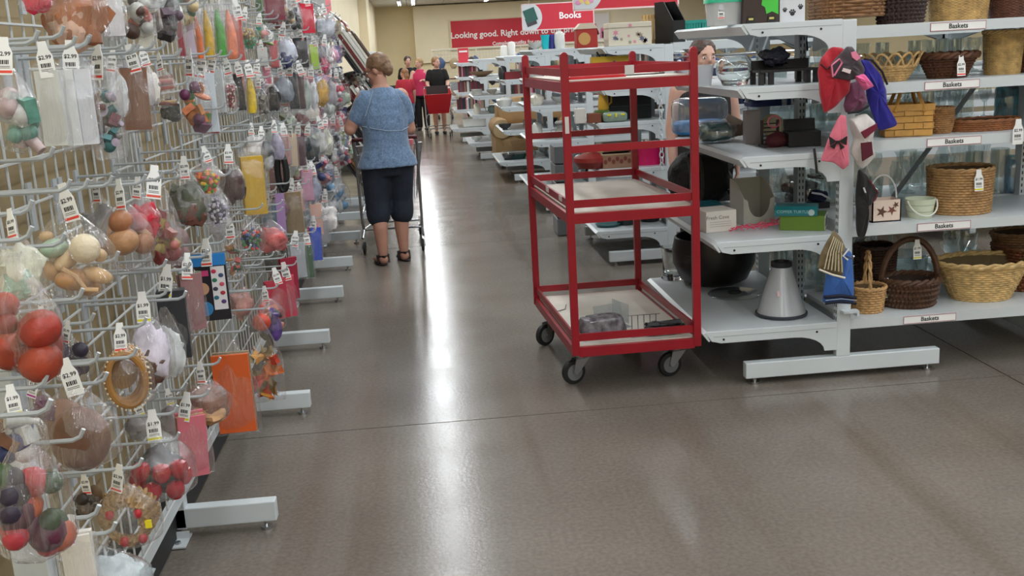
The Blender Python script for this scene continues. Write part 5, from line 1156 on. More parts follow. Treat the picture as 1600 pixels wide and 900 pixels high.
def head_geo(mb, c, yaw, pitch, s=1.0):
    """skull, jaw, nose, ears, chin, brow; local face looks along +Y"""
    R = Matrix.Rotation(yaw, 3, 'Z') @ Matrix.Rotation(pitch, 3, 'X'); c = Vector(c)
    def q(x, y, z): return c+R @ Vector((x*s, y*s, z*s))
    mb.sph(q(0, -.008, .022), (.074*s, .094*s, .090*s), 20, 14, R)
    mb.sph(q(0, .022, -.045), (.058*s, .066*s, .068*s), 18, 12, R)
    mb.sph(q(0, .072, -.088), (.022*s, .018*s, .018*s), 10, 8, R)
    mb.sph(q(0, .074, .022), (.05*s, .022*s, .018*s), 12, 8, R)
    limb(mb, [q(0, .088, .012), q(0, .104, -.02)], [.010*s, .015*s], 8)
    for sx in (-1, 1):
        mb.sph(q(sx*.074, -.002, -.008), (.011*s, .02*s, .032*s), 10, 8, R); mb.sph(q(sx*.036, .062, -.028), (.024*s, .02*s, .022*s), 10, 8, R); mb.sph(q(sx*.011, .1, -.026), (.009*s, .01*s, .008*s), 8, 6, R)
    mb.sph(q(0, .086, -.054), (.024*s, .012*s, .007*s), 10, 6, R); mb.sph(q(0, .084, -.066), (.02*s, .012*s, .008*s), 10, 6, R)
    return q, R
def face_parts(par, q, R, s, glasses=False):
    e = MB()
    for sx in (-1, 1):
        e.i = 0; e.sph(q(sx*.031, .080, -.002), (.0125*s, .008*s, .0085*s), 10, 8, R); e.i = 1; e.sph(q(sx*.031, .0865, -.002), (.0055*s, .003*s, .0058*s), 8, 6, R)
        e.i = 2; e.sph(q(sx*.031, .088, .020), (.018*s, .004*s, .0035*s), 8, 6, R)
    e.i = 3; e.sph(q(0, .0965, -.0535), (.022*s, .004*s, .0045*s), 10, 6, R); e.sph(q(0, .0945, -.063), (.018*s, .004*s, .005*s), 10, 6, R)
    e.obj('face_features', [cm((232, 228, 222), .3), cm((48, 36, 30), .3), cm((92, 66, 48), .8), cm((168, 92, 88), .5)], par, smooth=True)
    if glasses:
        g = MB()
        for sx in (-1, 1): g.tube([q(sx*.034+.024*math.cos(a), .098, -.004+.017*math.sin(a)) for a in [2*PI*k/16 for k in range(16)]], .0022*s, 5, closed=True); g.tube([q(sx*.058, .096, 0), q(sx*.074, .05, .004), q(sx*.078, -.005, .004)], .0022*s, 5)
        g.tube([q(-.012, .1, 0), q(.012, .1, 0)], .002*s, 5); g.obj('glasses', cm((60, 46, 42), .3), par)
def hair_mesh(par, q, R, s, col, style='short', seed=0):
    b = MB()
    b.sph(q(0, -.022, .040), (.087*s, .098*s, .090*s), 22, 14, R)
    if style == 'bun': b.sph(q(.02, -.095, .02), (.034*s, .026*s, .040*s), 12, 9, R); b.sph(q(0, -.08, -.02), (.062*s, .045*s, .055*s), 12, 9, R)
    elif style == 'long': b.sph(q(0, -.06, -.05), (.085*s, .06*s, .11*s), 14, 10, R); b.sph(q(0, -.06, -.14), (.075*s, .045*s, .09*s), 14, 10, R)
    elif style == 'short': b.sph(q(0, -.055, -.01), (.078*s, .058*s, .075*s), 14, 10, R)
    top = MB()
    o = b.obj('hair', mat('hair_%d_%d_%d' % col, col, .5, nz=(26, .35), bump=(45, .7)), par)
    remesh(o, .008*s, 3)
    d = o.modifiers.new('strands', 'DISPLACE'); tx = bpy.data.textures.get('hairnoise') or bpy.data.textures.new('hairnoise', 'CLOUDS'); tx.noise_scale = .03; d.texture = tx; d.strength = .014*s; d.mid_level = .5
    return o
M_sk2 = mat('skin_pale', (205, 160, 142), .55, nz=(9, .05))
# ---- shopper in a pale blue top, seen from behind, face turned to the goods on her left
p0 = onz(618, 410, 0); 
W1 = thing('person', 'shopper in heathered blue top and dark capris, back to the camera, looking at goods', 'person', (p0.x, p0.y, 0), rad(14))
b = MB(); k = 1.0
def leg(b, sx, foot, knee, hipx, calf=.060, thigh=.092):
    limb(b, [(hipx, .0, .86), knee, (foot[0], foot[1]-.005, .30), (foot[0], foot[1]-.02, .10)], [thigh, .066, calf, .040], 14)
    fx, fy = foot[0], foot[1]; b.sph((fx, fy-.025, .045), (.038, .048, .045), 12, 8); b.sph((fx+sx*.015, fy+.065, .036), (.042, .085, .028), 12, 8)
    for i in range(5): limb(b, [(fx+sx*(.042-.017*i), fy+.125-.006*i, .028), (fx+sx*(.046-.018*i), fy+.158-.01*i, .024)], [.011, .009], 8)
leg(b, -1, (-.105, -.02), (-.10, .02, .47), -.095); leg(b, 1, (.085, .05), (.095, .06, .47), .095)
ringloft(b, [(0, 0, .82, .16, .12), (0, 0, .92, .185, .135), (0, 0, 1.05, .165, .12), (0, .01, 1.2, .172, .115), (0, .015, 1.33, .17, .095), (0, .012, 1.385, .10, .07), (0, .02, 1.43, .055, .055), (0, .03, 1.50, .05, .052)])
HY, HP = rad(58), rad(-16)
hq, HR = head_geo(b, (-.01, .045, 1.545), HY, HP, 1.0)
limb(b, [(-.15, .0, 1.335), (-.27, .03, 1.10), (-.20, .25, 1.16), (-.17, .33, 1.19)], [.062, .050, .040, .030], 14); hand(b, (-.17, .33, 1.19), (.25, .8, .25), (0, .2, -1), 1.0, .55, -1)
limb(b, [(.15, .0, 1.335), (.21, .03, 1.07), (.16, .27, 1.03), (.14, .34, 1.05)], [.062, .050, .040, .030], 14); hand(b, (.14, .34, 1.05), (-.15, .9, .1), (0, 0, -1), 1.0, .6, 1)
remesh(b.obj('body', M_skin, W1), .0075, 5)
face_parts(W1, hq, HR, 1.0, True); hair_mesh(W1, hq, HR, 1.0, (122, 92, 66), 'bun')
# blue top: flared peplum hem, short raglan sleeves
b = MB(); ringloft(b, [(0, -.005, .79, .245, .195), (0, -.005, .85, .225, .182), (0, 0, .935, .192, .155), (0, .0, 1.0, .182, .145), (0, 0, 1.1, .185, .142), (0, .005, 1.2, .190, .14), (0, .012, 1.29, .182, .125), (0, .012, 1.345, .155, .105), (0, .012, 1.385, .115, .085), (0, .014, 1.41, .085, .072)], 28)
limb(b, [(-.14, .0, 1.325), (-.19, .012, 1.24), (-.225, .02, 1.185)], [.074, .070, .066], 14); limb(b, [(.14, .0, 1.325), (.175, .015, 1.22), (.19, .02, 1.15)], [.074, .068, .064], 14)
def heather():
    m = mat('heather_blue', (104, 128, 158), .85, nz=(70, .30), bump=(14, .35), sheen=.3); return m
o = remesh(b.obj('top', heather(), W1), .010, 6)
d = o.modifiers.new('folds', 'DISPLACE'); tx = bpy.data.textures.new('folds', 'CLOUDS'); tx.noise_scale = .11; d.texture = tx; d.strength = .022; d.mid_level = .5
b = MB()
for pts in ([(-.085, -.085, 1.395), (-.125, -.112, 1.30), (-.165, -.098, 1.20)], [(.085, -.085, 1.395), (.125, -.112, 1.30), (.16, -.098, 1.19)], [(-.185, -.05, 1.12), (-.11, -.125, 1.10), (.0, -.148, 1.075), (.11, -.125, 1.07), (.185, -.05, 1.09)]): b.tube(pts, .0035, 5)
b.obj('seam', cm((150, 166, 186), .8), W1)
b = MB(); ringloft(b, [(0, .01, .72, .178, .14), (0, .005, .80, .196, .16), (0, 0, .90, .18, .145), (0, 0, .97, .165, .13)], 24)
for sx, kx, ky in ((-1, -.105, .015), (1, .098, .055)): limb(b, [(sx*.095, .0, .80), (kx, ky, .52), (kx, ky-.004, .395)], [.122, .100, .098], 16)
o = remesh(b.obj('capris', mat('dark_denim', (34, 42, 56), .85, nz=(20, .2), bump=(30, .3)), W1), .010, 5)
b = MB()
for sx, fx, fy in ((-1, -.105, -.02), (1, .085, .05)):
    b.sph((fx+sx*.01, fy+.045, .010), (.05, .135, .012), 16, 6)
    b.tube([(fx+.045, fy+.06, .02), (fx+.02, fy+.062, .062), (fx-.02, fy+.062, .062), (fx-.045, fy+.06, .02)], .011, 6); b.tube([(fx+.042, fy-.03, .02), (fx+.046, fy+.0, .075), (fx, fy+.035, .085), (fx-.046, fy, .075), (fx-.042, fy-.03, .02)], .010, 6); b.tube([(fx+.045, fy, .07), (fx+.0, fy-.075, .075), (fx-.045, fy, .07)], .010, 6)
b.obj('sandals', cm((34, 26, 26), .6), W1, smooth=True)
# ---- simpler figures farther off (same build, coarser)
def figure(label, foot, rz, ht, top, legs, hair, style, sleeve='short', headyaw=0, headpitch=0, arms='push', skin=None, shorts=False, bend=0, girl=False, sleeveless=False):
    t = thing('person', label, 'person', (foot[0], foot[1], 0), rz); s = ht/1.65; t.scale = (s, s, s); b = MB(); sk = skin or M_sk2
    for sx in (-1, 1):
        limb(b, [(sx*.09, 0, .86), (sx*.092, .02, .47), (sx*.09, -.005, .28), (sx*.088, -.02, .09)], [.088, .062, .056, .038]); b.sph((sx*.088, .045, .035), (.042, .12, .033), 12, 8)
    cyb = lambda z: bend*max(0, z-.9)
    ringloft(b, [(0, cyb(.82), .82, .155, .115), (0, cyb(.92), .92, .172, .125), (0, cyb(1.05), 1.05, .145, .11), (0, cyb(1.2), 1.2, .16, .112), (0, cyb(1.33), 1.33, .165, .095), (0, cyb(1.385), 1.385, .09, .065), (0, cyb(1.43)+.01, 1.43, .052, .052), (0, cyb(1.5)+.02, 1.5, .048, .05)])
    q, R = head_geo(b, (0, .035+cyb(1.54), 1.545), headyaw, headpitch); A = {}
    for sx in (-1, 1):
        sh = (sx*.17, cyb(1.33), 1.335)
        if arms == 'push': J = [sh, (sx*.225, .06, 1.10), (sx*.20, .30, 1.03)]; hd, pn = (0, 1, -.1), (0, 0, -1)
        elif arms == 'down': J = [sh, (sx*.215, .0+cyb(1.1), 1.08), (sx*.215, .05, .85)]; hd, pn = (0, .1, -1), (-sx, 0, 0)
        else: J = [sh, (sx*.22, .10+cyb(1.1), 1.12), (sx*.15, .32+cyb(1.1), 1.16)]; hd, pn = (-.3*sx, 1, .1), (0, 0, -1)
        limb(b, J, [.056, .044, .030]); hand(b, J[-1], hd, pn, 1, .5, sx); A[sx] = J
    remesh(b.obj('body', sk, t), .011, 4); face_parts(t, q, R, 1.0); hair_mesh(t, q, R, 1.0, hair, style)
    b = MB(); ringloft(b, [(0, 0, .80, .205, .155), (0, cyb(.92), .92, .20, .15), (0, cyb(1.05), 1.05, .178, .135), (0, cyb(1.2), 1.2, .19, .138), (0, cyb(1.3), 1.3, .188, .12), (0, cyb(1.35), 1.35, .155 if not sleeveless else .12, .10), (0, cyb(1.39), 1.39, .10, .078), (0, cyb(1.405), 1.405, .085, .07)])
    if not sleeveless:
        for sx in (-1, 1): a = Vector(A[sx][0]); e = Vector(A[sx][1]); limb(b, [a-Vector((sx*.015, 0, 0)), a.lerp(e, .62)], [.074, .068])
    remesh(b.obj('shirt', mat('shirt_%d_%d_%d' % top, top, .85, bump=(12, .4)), t), .012, 5)
    b = MB(); ringloft(b, [(0, 0, .76, .185, .14), (0, 0, .86, .195, .148), (0, 0, .95, .18, .135)])
    for sx in (-1, 1):
        if shorts: limb(b, [(sx*.092, 0, .82), (sx*.094, .01, .62)], [.112, .108])
        else: limb(b, [(sx*.092, 0, .82), (sx*.094, .02, .47), (sx*.09, -.01, .10)], [.11, .082, .068])
    remesh(b.obj('trousers' if not shorts else 'shorts', mat('legwear_%d_%d_%d' % legs, legs, .85), t), .012, 4)
    b = MB(); [b.sph((sx*.088, .05, .032), (.05, .135, .034), 14, 8) for sx in (-1, 1)]; b.obj('shoes', cm((40, 38, 40), .6), t, smooth=True)
    return t
pa = onz(690, 212, 0); figure('woman in a black T-shirt pushing a red shopping cart', (pa.x, pa.y+.55), rad(180), 1.56, (16, 16, 18), (60, 58, 62), (146, 108, 72), 'bun', headyaw=rad(38), shorts=True)
pb = onz(664, 203, 0); figure('woman in a pink sleeveless top behind the woman in black', (pb.x-.02, pb.y), rad(165), 1.55, (206, 56, 100), (24, 22, 26), (170, 140, 100), 'short', headyaw=rad(-30), arms='hold', sleeveless=True)
figure('person in a black shirt standing beside the woman in pink', (pb.x-.28, pb.y+1.0), rad(190), 1.6, (18, 18, 20), (30, 30, 34), (60, 46, 38), 'short', arms='down')
pg = onz(637, 212, 0); figure('long-haired girl in a red top and denim shorts beyond the blue-topped shopper', (pg.x+.03, pg.y), rad(10), 1.36, (176, 40, 60), (110, 140, 170), (150, 108, 74), 'long', headyaw=rad(50), arms='down', shorts=True)
pc = onz(728, 192, 0); figure('dark-haired person bending over a basket near the far shelves', (pc.x, pc.y), rad(-100), 1.5, (40, 36, 40), (206, 176, 160), (50, 40, 34), 'short', headpitch=rad(-25), arms='hold', bend=.35, shorts=True)
pf = ony(1098, 88, 6.55); figure('woman in dark top facing between the shelving rows', (xat(1098, 6.75, 1.5), 6.75), rad(176), 1.63, (34, 32, 34), (28, 28, 32), (70, 50, 40), 'short', headyaw=rad(12), arms='down', sleeveless=True)
# ================================================================== shopping carts
cw = MB(); cw.lathe([(0, -.012), (.04, -.012), (.055, -.008), (.055, .008), (.04, .012), (0, .012)], 16, cap=False); cw_me = cw.mesh('cart_wheel', M_dark, True)
def wire_cart(label, loc, rz, basket='wire', col=None):
    t = thing('shopping_cart', label, 'shopping cart', loc, rz)      # handle end at y=0, nose towards +Y
    tw = mat('cart_steel', (176, 178, 182), .25, metal=.9)
    f = MB()
    for sx in (-1, 1):
        f.tube([(sx*.25, -.03, .98), (sx*.26, .02, .93), (sx*.255, .06, .30), (sx*.25, .10, .20), (sx*.19, .82, .17)], .012, 8); f.tube([(sx*.25, .08, .34), (sx*.23, .40, .44), (sx*.2, .78, .48)], .010, 7); f.tube([(sx*.25, .10, .20), (sx*.26, .02, .14)], .012, 7)
    f.tube([(-.25, .10, .2), (.25, .10, .2)], .010, 7); f.tube([(-.2, .6, .18), (.2, .6, .18)], .010, 7); f.obj('frame', tw, t, smooth=True)
    h = MB(); h.tube([(-.27, -.03, .98), (.27, -.03, .98)], .017, 10); h.obj('handle', mat('handle_grip', (90, 30, 36) if basket == 'wire' else (60, 60, 62), .5), t, smooth=True)
    if basket == 'wire':
        b = MB(); zt = [.92, .84]; 
        for i in range(9):
            u = i/8; z0_ = .42+.06*0; 
            for sx in (-1, 1): b.tube([(sx*(.265-.0*u), .03+.8*u, .92-.06*u), (sx*(.225-.03*u), .06+.72*u, .46)], .0028, 4)
            b.tube([(-.225+.03*u, .06+.72*u, .46), (.225-.03*u, .06+.72*u, .46)], .0028, 4)
        for j in range(7):
            v = j/6; y_ = .83-.05*(1-v); zz_ = .46+(.40)*v
            b.tube([(-.265*v-.225*(1-v), .03*v+.06*(1-v), .46+.46*v), (-.265*v-.195*(1-v), y_, zz_), (.265*v+.195*(1-v), y_, zz_), (.265*v+.225*(1-v), .03*v+.06*(1-v), .46+.46*v)], .0034 if j < 6 else .006, 5)
        for i in range(11): x = -.24+.048*i; b.tube([(x, .03, .92), (x*.85, .06, .46)], .0026, 4); b.tube([(x, .83, .86), (x*.75, .78, .46)], .0026, 4); b.tube([(x*.85, .06, .46), (x*.75, .78, .46)], .0024, 4)
        b.obj('basket', tw, t)
        s_ = MB(); s_.span((-.2, .05, .70), (.2, .075, .90)); s_.obj('child_seat', cm((150, 160, 168), .4), t)
        cgo = MB(); cgo.i = 0; cgo.box((.12, .25, .52), (.2, .25, .1)); cgo.i = 1; cgo.box((.15, .4, .9), (.14, .1, .06)); 
    else:
        b = MB(); v = []
        for z, wx, y0_, y1_ in ((.48, .20, .10, .74), (.94, .27, .02, .86)): v += [(-wx, y0_, z), (wx, y0_, z), (wx, y1_, z-(.08 if z > .6 else 0)), (-wx, y1_, z-(.08 if z > .6 else 0))]
        b.add(v, [(0, 1, 2, 3), (0, 1, 5, 4), (1, 2, 6, 5), (2, 3, 7, 6), (3, 0, 4, 7)]); o = b.obj('basket', mat('cart_plastic_%d' % col[0], col, .4), t)
        so = o.modifiers.new('thick', 'SOLIDIFY'); so.thickness = .012
        MB().span((-.22, .02, .80), (.22, .05, 1.0)).obj('child_seat', cm((56, 52, 52), .5), t)
        q = MB(); q.box((-.07, .80, .72), (.2, .004, .2), R=Matrix.Rotation(rad(-10), 3, 'X')); q.obj('sticker', cm((150, 100, 84), .5), t); q = MB(); q.box((-.07, .805, .78), (.09, .004, .03), R=Matrix.Rotation(rad(-10), 3, 'X')); q.obj('sticker_text', cm((232, 224, 216)), t)
    for x, y in ((-.25, .02), (.25, .02), (-.19, .8), (.19, .8)):
        c = MB(); [c.prism([(-.02, .14), (.02, .14), (.012, .05), (-.012, .05)], 0, s_*.02-.0015+x*0, s_*.02+.0015) for s_ in (-1, 1)]; c.cyl((-.024, 0, .055), (.024, 0, .055), .008, n=7)
        o = c.obj('caster', M_zinc, t, (x, y, 0)); link('wheel', cw_me, o, (0, 0, .055), (0, PI/2, 0))
    return t
pl = onz(565, 400, 0); pr_ = onz(663, 397, 0)
c1 = wire_cart('chrome wire shopping cart in front of the blue-topped shopper', ((pl.x+pr_.x)/2+.01, (pl.y+pr_.y)/2+.08, 0), rad(-3))
b = MB(); b.box((.13, .22, .92), (.2, .12, .05)); tag(b.obj('magazine_pack', cm((214, 120, 130), .5), None, (c1.location.x, c1.location.y, 0), bev=.004), 'pink and white packet resting on the chrome cart', 'packet')
pc_ = onz(689, 216, 0); wire_cart('red plastic shopping cart pushed by the woman in black', (pc_.x, pc_.y+.82, 0), rad(180), 'plastic', (186, 20, 34))
pd_ = onz(628, 208, 0); wire_cart('dark shopping cart with black and white patterned bag beside the woman in pink', (pd_.x, pd_.y+.8, 0), rad(170), 'plastic', (40, 40, 46))
pe_ = onz(722, 186, 0); wire_cart('wire shopping cart standing by the far shelves', (pe_.x, pe_.y+.9, 0), rad(150))
# ================================================================== goods on the farther shelving
def boxthing(name, label, cat, x, y, Y, w, h, d, col, sh=0, group=None, bev=.004, z=None):
    """pixel x,y of the base centre at depth Y; sizes in metres"""
    p = ony(x, y, Y); t = thing(name, label, cat, (p.x, Y+d/2, z if z is not None else p.z), sh, group)
    MB().box((0, 0, h/2), (w, d, h)).obj('body', cm(col, .5), t, bev=bev); return t
def lat(name, label, cat, x, Y, z, prof, col, group=None, m=None, n=20, rough=.3):
    p = ony(x, 200, Y); t = thing(name, label, cat, (p.x, Y, z+.0005), 0, group); smooth_lathe('body', prof, m or cm(col, rough), t, n=n); return t
a4, a3, a2, a1, a0 = G2Z[4]+.0005, G2Z[3]+.0005, G2Z[2]+.0005, G2Z[1]+.0005, G2Z[0]+.0005
# second shelving unit: top shelf
t = boxthing('tin_house', 'red tin box shaped like a small house with pale roof', 'tin box', 918, 75, 7.62, .155, .135, .12, (168, 40, 34), z=a4)
b = MB(); b.prism([(-.085, .135), (.085, .135), (.045, .175), (-.045, .175)], 1, -.065, .065); b.obj('roof', cm((206, 190, 170)), t); b = MB(); b.cyl((-.02, -.061, .065), (-.02, -.063, .065), .045, n=18); b.obj('round_print', cm((196, 150, 90)), t)
t = boxthing('floral_box', 'wide box covered in pale floral paper', 'box', 985, 72, 7.60, .32, .165, .2, (206, 198, 180), z=a4); r5 = random.Random(9)
b = MB()
for k in range(16):
    b.i = k % 3; cx_, cz_, s_ = r5.uniform(-.14, .14), r5.uniform(.02, .15), r5.uniform(.012, .026); b.add([(cx_+s_*(1 if j % 2 else .45)*math.cos(PI*j/6), -.1012, cz_+s_*(1 if j % 2 else .45)*math.sin(PI*j/6)) for j in range(12)], [tuple(range(12))])
b.obj('flower_print', [cm((206, 130, 150)), cm((150, 140, 120)), cm((90, 96, 120))], t); MB().box((0, 0, .13), (.326, .206, .004)).obj('lid_line', cm((150, 146, 130)), t)
p = ony(1022, 70, 7.75); t = thing('slatted_crate', 'honey wooden slatted crate on the second unit top shelf', 'crate', (p.x+.02, 7.85, a4))
for k in range(7): MB().box((-.07+.023*k, 0, .11), (.016, .012, .21)).obj('slat', cm((204, 168, 110), .6), t)
b = MB(); b.box((0, .01, .02), (.17, .012, .03)); b.box((0, .01, .2), (.17, .012, .03)); b.obj('cross_rail', cm((190, 150, 96)), t)
p = ony(1046, 66, 7.7); t = thing('magazine_file', 'black magazine file on the second unit top shelf', 'file holder', (p.x+.01, 7.72, a4), rad(20)); b = MB()
for s_ in (-1, 1): b.prism([(-.12, 0), (.12, 0), (.12, .30), (.0, .30), (-.12, .16)], 0, s_*.05-.003, s_*.05+.003)
b.span((-.05, .114, 0), (.05, .12, .3)); b.span((-.05, -.12, 0), (.05, -.114, .16)); b.span((-.05, -.12, 0), (.05, .12, .005)); b.obj('holder', M_black, t)
def crate(label, x, y, Y, w, h, d, col, z):
    p = ony(x, y, Y); t = thing('plastic_basket', label, 'basket', (p.x, Y, z)); 
    for s_ in (-1, 1):
        for k in range(9): MB().box((-w/2+w*(k+.5)/9, s_*d/2, h*.45), (w/9*.55, .004, h*.7)).obj('slat', cm(col, .45), t)
    b = MB(); b.span((-w/2, -d/2, 0), (w/2, d/2, .008))
    for s_ in (-1, 1): b.box((0, s_*d/2, h-.01), (w+.01, .012, .022)); b.box((s_*w/2, 0, h/2), (.006, d, h))
    b.obj('rim', cm(col, .45), t)
crate('teal slatted plastic basket on the second unit top shelf', 1084, 50, 7.75, .19, .10, .2, (22, 140, 130), a4+.055); crate('white slatted plastic basket under the teal one', 1084, 62, 7.75, .19, .05, .2, (222, 226, 226), a4)
# second shelf from top: yellow gift bag, dark frame
t = boxthing('gift_bag', 'yellow gift bag with purple and red circles', 'gift bag', 955, 118, 7.68, .28, .225, .1, (222, 184, 50), z=a3)
b = MB()
for k, (x, z, c) in enumerate(((-.1, .14, 0), (-.03, .13, 1), (.06, .15, 0), (.1, .13, 0), (-.08, .05, 1), (.08, .06, 0), (0, .06, 0))): b.i = c; b.cyl((x, -.0505, z), (x, -.0515, z), .026, n=14)
b.i = 0; b.box((.025, -.051, .095), (.02, .002, .19)); b.obj('circle_print', [cm((92, 44, 120)), cm((170, 50, 40))], t); b = MB(); [b.box((dx, 0, .235), (.012, .02, .06), R=Matrix.Rotation(a, 3, 'Y')) for dx, a in ((-.08, -.5), (-.03, .3))]; b.obj('ribbon', M_black, t)
boxthing('shadow_box', 'black shadow frame beside the yellow gift bag', 'picture frame', 908, 118, 7.72, .12, .11, .04, (24, 22, 24), z=a3)
boxthing('black_case', 'low dark red case on the second unit shelf', 'case', 1012, 128, 7.68, .16, .05, .12, (60, 24, 26), z=a3)
# third: black drawers, yellow mugs, tin case, small boxes
for k, (x, c, nm) in enumerate(((968, (26, 32, 34), 'near'), (1003, (22, 30, 30), 'far'))):
    t = boxthing('file_box', 'tall dark green-black file box %s the yellow jug' % ('beside' if k == 0 else 'away from'), 'box', x, 200, 7.78, .155, .235, .22, c, z=a2); MB().box((0, -.112, .1), (.14, .004, .006)).obj('seam', cm((60, 70, 70)), t)
def jug(label, x, Y, z, col, s=1):
    p = ony(x, 170, Y); t = thing('jug', label, 'jug', (p.x, Y, z), rad(20)); smooth_lathe('body', [(.036*s, 0), (.042*s, .01), (.036*s, .08*s), (.03*s, .11*s), (.038*s, .135*s), (.034*s, .135*s), (.028*s, .1*s)], cm(col, .3), t); b = MB(); b.tube([(.034*s, 0, .12*s), (.07*s, 0, .1*s), (.068*s, 0, .05*s), (.038*s, 0, .03*s)], .007*s, 6); b.obj('handle', cm(col, .3), t, smooth=True)
jug('yellow glazed jug standing on a small green box', 943, 7.72, a2+.085, (216, 168, 60)); jug('yellow glazed jug at the back against the post', 1010, 8.02, a2+.12, (206, 150, 56))
boxthing('green_tin', 'small olive green box under the yellow jug', 'box', 943, 190, 7.66, .10, .084, .1, (80, 110, 46), z=a2)
boxthing('small_box', 'brown rust box behind the green tin case', 'box', 930, 200, 7.60, .10, .07, .08, (120, 66, 44), z=a2); boxthing('small_box', 'white and black shadow box at the shelf end', 'box', 908, 200, 7.62, .08, .11, .06, (206, 202, 196), z=a2)
p = ony(962, 203, 7.58); t = thing('tin_case', 'pale green rounded tin case with yellow latch', 'tin box', (p.x, 7.60, a2)); b = puffy('p', .18, .11, .075, None, amp=0, sq=.5); b.v = [(x, y, z+.038) for x, y, z in b.v]; b.obj('case', cm((128, 146, 132), .35), t, smooth=True); b = MB(); [b.box((x, -.054, .055), (.03, .006, .012)) for x in (-.05, .05)]; b.box((0, -.055, .052), (.012, .008, .03)); b.obj('latch', cm((222, 214, 40)), t)
# fourth: red bowl, boxes, pink box
lat('red_basket', 'dark red lidded pot on the second unit shelf', 'pot', 925, 7.75, a1, [(.12, 0), (.155, .05), (.15, .08), (.05, .12), (0, .125)], (132, 36, 34))
t = boxthing('photo_box', 'brown floral storage box in front', 'box', 965, 258, 7.60, .22, .11, .14, (140, 104, 82), z=a1); MB().box((0, 0, .104), (.226, .146, .012)).obj('lid', cm((170, 146, 120)), t); b = MB(); [b.sph((-.09+.03*k, -.071, .05+.02*(k % 2)), (.014, .001, .018), 8, 5) for k in range(7)]; b.obj('flower_print', cm((110, 54, 44)), t)
t = boxthing('olive_box', 'olive lidded box beside the floral storage box', 'box', 930, 250, 7.70, .12, .12, .12, (140, 142, 98), z=a1); t = boxthing('polka_box', 'tan box with dark squares behind the floral one', 'box', 968, 240, 7.80, .24, .17, .12, (150, 126, 96), z=a1); b = MB(); [b.box((-.09+.045*k, -.061, .13), (.018, .002, .018)) for k in range(5)]; b.obj('square_print', cm((40, 32, 30)), t)
p = ony(1015, 255, 7.72); t = thing('pink_box', 'hot pink oval box with studded lid', 'box', (p.x, 7.76, a1)); b = MB(); b.lathe([(.14, 0), (.145, .15), (0, .15)], 28, sy=.75); b.obj('box', cm((222, 24, 106), .4), t, smooth=True); b = MB(); [b.sph((.147*math.cos(a), .11*math.sin(a), .14), .006, 6, 4) for a in [2*PI*k/30 for k in range(30)]]; b.obj('studs', cm((240, 150, 190)), t)
# bottom: dark green dishes
lat('dark_dish', 'dark green round dish on the bottom shelf of the second unit', 'dish', 975, 7.78, a0, [(.07, 0), (.085, .05), (.085, .10), (.08, .1), (0, .02)], (22, 40, 38)); lat('dark_dish', 'black round casserole on the bottom shelf near the post', 'dish', 1012, 7.85, a0, [(.07, 0), (.085, .05), (.085, .11), (.08, .11), (0, .02)], (20, 24, 24)); lat('dark_dish', 'teal glass plate on the bottom shelf corner', 'dish', 945, 7.75, a0, [(.08, 0), (.1, .02), (.098, .02), (0, .01)], (40, 90, 96))
# wire bin and luggage standing by the second unit
t = thing('slatted_tower', 'grey plastic drawer tower behind the front cart post', 'drawer tower', (1.20, 9.10, 0)); 
for k in range(5): MB().box((0, 0, .08+k*.16), (.12, .3, .15)).obj('drawer', cm((110, 112, 116), .4), t, bev=.006)
t = thing('storage_bin', 'pale blue-grey storage bin between the two shelving units', 'storage bin', (1.98, 7.62, a1)); 
t2 = MB(); t2.lathe([(.11, 0), (.13, .2), (.13, .21), (0, .21)], 24, sy=.8, sq=.6); t2.obj('bin', cm((150, 164, 176), .45), t, smooth=True)
# third unit: crockery
def dishes(y0, zs, xs_, seed, group, where, white=True):
    r = random.Random(seed)
    for zi, z in enumerate(zs):
        for x in xs_:
            X_ = x+r.uniform(-.03, .03); Y_ = y0+.16+r.uniform(0, .2); z_ = z+.0005; k = r.choice(['bowl', 'bowl', 'stack', 'teapot', 'casserole', 'jar']) if white else r.choice(['bowl', 'casserole', 'jar'])
            col = r.choice([(222, 222, 216), (206, 206, 202), (226, 220, 206), (60, 60, 62), (210, 214, 214), (150, 170, 160)])
            cn = {222: 'white', 206: 'off-white', 226: 'cream', 60: 'black', 210: 'pale grey', 150: 'sage'}[col[0]]
            if k == 'stack':
                for j in range(4): b = MB(); b.lathe([(.06, 0), (.09, .03), (.088, .032), (.05, .01), (0, .01)], 18); o = b.obj('bowl', cm(col, .25), None, (X_, Y_, z_+.022*j), smooth=True); tag(o, '%s bowl in a nested stack on the %s' % (cn, where), 'bowl', '%s stacked bowls, %s' % (cn, where))
                continue
            t = thing('crockery', '%s %s on the %s' % (cn, {'bowl': 'footed bowl', 'teapot': 'round teapot', 'casserole': 'lidded casserole', 'jar': 'tall jar'}[k], where), 'crockery', (X_, Y_, z_), r.uniform(0, 6), '%s %s on the %s' % (cn, k, where))
            if k == 'bowl': smooth_lathe('body', [(.035, 0), (.03, .012), (.07, .04), (.085, .075), (.08, .075), (0, .02)], cm(col, .25), t)
            elif k == 'jar': smooth_lathe('body', [(.045, 0), (.055, .06), (.05, .14), (.035, .16), (0, .17)], cm(col, .25), t)
            elif k == 'casserole': smooth_lathe('body', [(.08, 0), (.10, .05), (.105, .08), (.09, .09), (.03, .11), (0, .11)], cm(col, .25), t); smooth_lathe('knob', [(.008, .11), (.016, .125), (0, .13)], cm(col, .25), t)
            else: smooth_lathe('body', [(.04, 0), (.07, .04), (.07, .08), (.04, .11), (0, .12)], cm(col, .25), t); b = MB(); b.tube([(.06, 0, .05), (.1, 0, .07), (.12, 0, .10)], .01, 6); b.tube([(-.06, 0, .09), (-.11, 0, .08), (-.1, 0, .03), (-.06, 0, .03)], .007, 6); b.obj('spout_and_handle', cm(col, .25), t, smooth=True)
